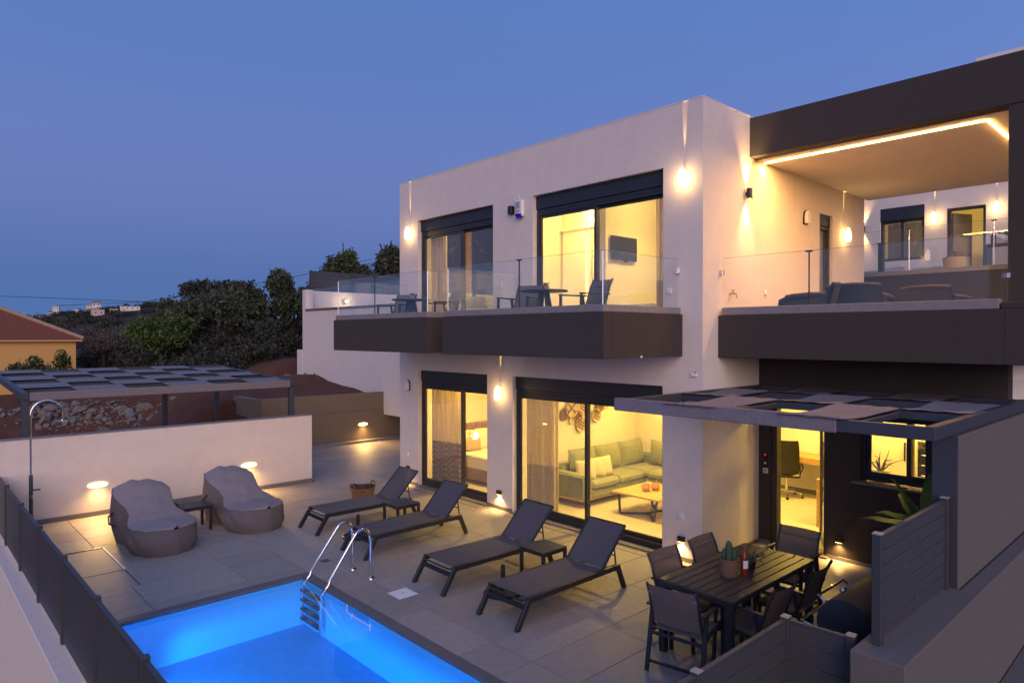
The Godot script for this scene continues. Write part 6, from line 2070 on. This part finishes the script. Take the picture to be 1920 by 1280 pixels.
	for k in 620:
		var az := deg_to_rad(r.randf_range(-3.0, -42.0))
		var dist := r.randf_range(440.0, 690.0)
		var x := 5.2 - cos(az) * dist
		var z := 8.5 + sin(az) * dist
		hb.append([Vector3(x, ground_y(x, z) + 0.3, z), Vector3(r.randf_range(3.0, 7.0), r.randf_range(0.9, 2.0), r.randf_range(3.0, 7.0))])
	crown(hill, leaf_clump(20, 2.4, 0.9, 88), M.leaf_far, hb, 3, r, "foliage")
	var vt := Node3D.new()
	vt.name = "valley_trees"
	add_child(vt)
	tag(vt, "dark mass of trees filling the valley before the ridge", "trees", "", "stuff")
	var vb := []
	for k in 260:
		var az := deg_to_rad(r.randf_range(6.0, -48.0))
		var dist := r.randf_range(95.0, 320.0)
		var x := 5.2 - cos(az) * dist
		var z := 8.5 + sin(az) * dist
		vb.append([Vector3(x, ground_y(x, z) + 1.2, z), Vector3(r.randf_range(2.5, 5.0), r.randf_range(1.5, 2.6), r.randf_range(2.5, 5.0))])
	crown(vt, leaf_clump(20, 1.4, 0.45, 89), M.leaf_far, vb, 6, r, "foliage")


func rock_mesh(sd: int) -> ArrayMesh:
	var r := RandomNumberGenerator.new()
	r.seed = sd
	var bumps := []
	for k in 9:
		bumps.append([Vector3(r.randfn(), r.randfn(), r.randfn()).normalized(), r.randf_range(0.5, 0.85)])
	var st := begin()
	var f := func(u: int, v: int) -> Vector3:
		var th := PI * u / 5.0
		var ph := TAU * v / 7.0
		var d := Vector3(sin(th) * cos(ph), cos(th), sin(th) * sin(ph))
		var s := 1.0
		for b: Array in bumps:
			var q: float = d.dot(b[0])
			if q > 0.0:
				s = minf(s, (b[1] as float) / maxf(q, 0.3))
		return d * minf(s, 1.0) * 0.6
	for u in 5:
		for v in 7:
			var a: Vector3 = f.call(u, v)
			var b: Vector3 = f.call(u + 1, v)
			var c: Vector3 = f.call(u + 1, v + 1)
			var d: Vector3 = f.call(u, v + 1)
			var n := (a + b + c + d).normalized()
			if u < 4:
				var m := (b - a).cross(c - a).normalized()
				m = m if m.dot(a + b + c) > 0.0 else -m
				tri(st, a, b, c, m, m, m)
			if u > 0:
				var m := (c - a).cross(d - a).normalized()
				m = m if m.dot(n) > 0.0 else -m
				tri(st, a, c, d, m, m, m)
	return st.commit()


func far_house(h: Array) -> void:
	var w: float = h[3]
	var t: float = h[4]
	# where the line of sight to it meets the slope
	var eye := Vector3(5.23, 3.3, 8.53)
	var at := Vector3(h[0], h[1], h[2])
	var f := 0.6
	while f < 1.02:
		var q := eye + (at - eye) * f
		if ground_y(q.x, q.z) > q.y - 0.1:
			break
		f += 0.004
	at = eye + (at - eye) * f
	w *= f * 0.72
	t *= f * 0.85
	var o := thing("far_house", h[6], "house", at, deg_to_rad(65 + int(w * 7) % 30), "houses of the far village")
	put("wall", box(Vector3(w, t + 4.0, w * 0.7), 0.02), M[h[5]], o, Vector3(0, t / 2 - 2.0, 0))
	if int(w * 10) % 3 == 0:
		put("roof", box(Vector3(w + 0.5, 0.25, w * 0.7 + 0.5), 0.02), M.far_white, o, Vector3(0, t + 0.12, 0))
	else:
		var st := begin()
		var d := w * 0.35 + 0.3
		add_prism(st, PackedVector2Array([Vector2(-d, 0), Vector2(d, 0), Vector2(0, d * 0.45)]), -w / 2 - 0.3, w / 2 + 0.3, Transform3D(Basis(Vector3.UP, PI / 2), Vector3(0, t, 0)))
		put("roof", st.commit(), M.terracotta, o)
	var n := maxi(2, int(w / 3.0))
	for k in n:
		put("window", box(Vector3(0.9, 1.1, 0.1), 0.0), M.far_window, o, Vector3(-w / 2 + w * (k + 0.5) / n, t * 0.5, w * 0.35 + 0.03))
	put("window", box(Vector3(0.1, 1.1, 0.9), 0.0), M.far_window, o, Vector3(w / 2 + 0.03, t * 0.5, 0))
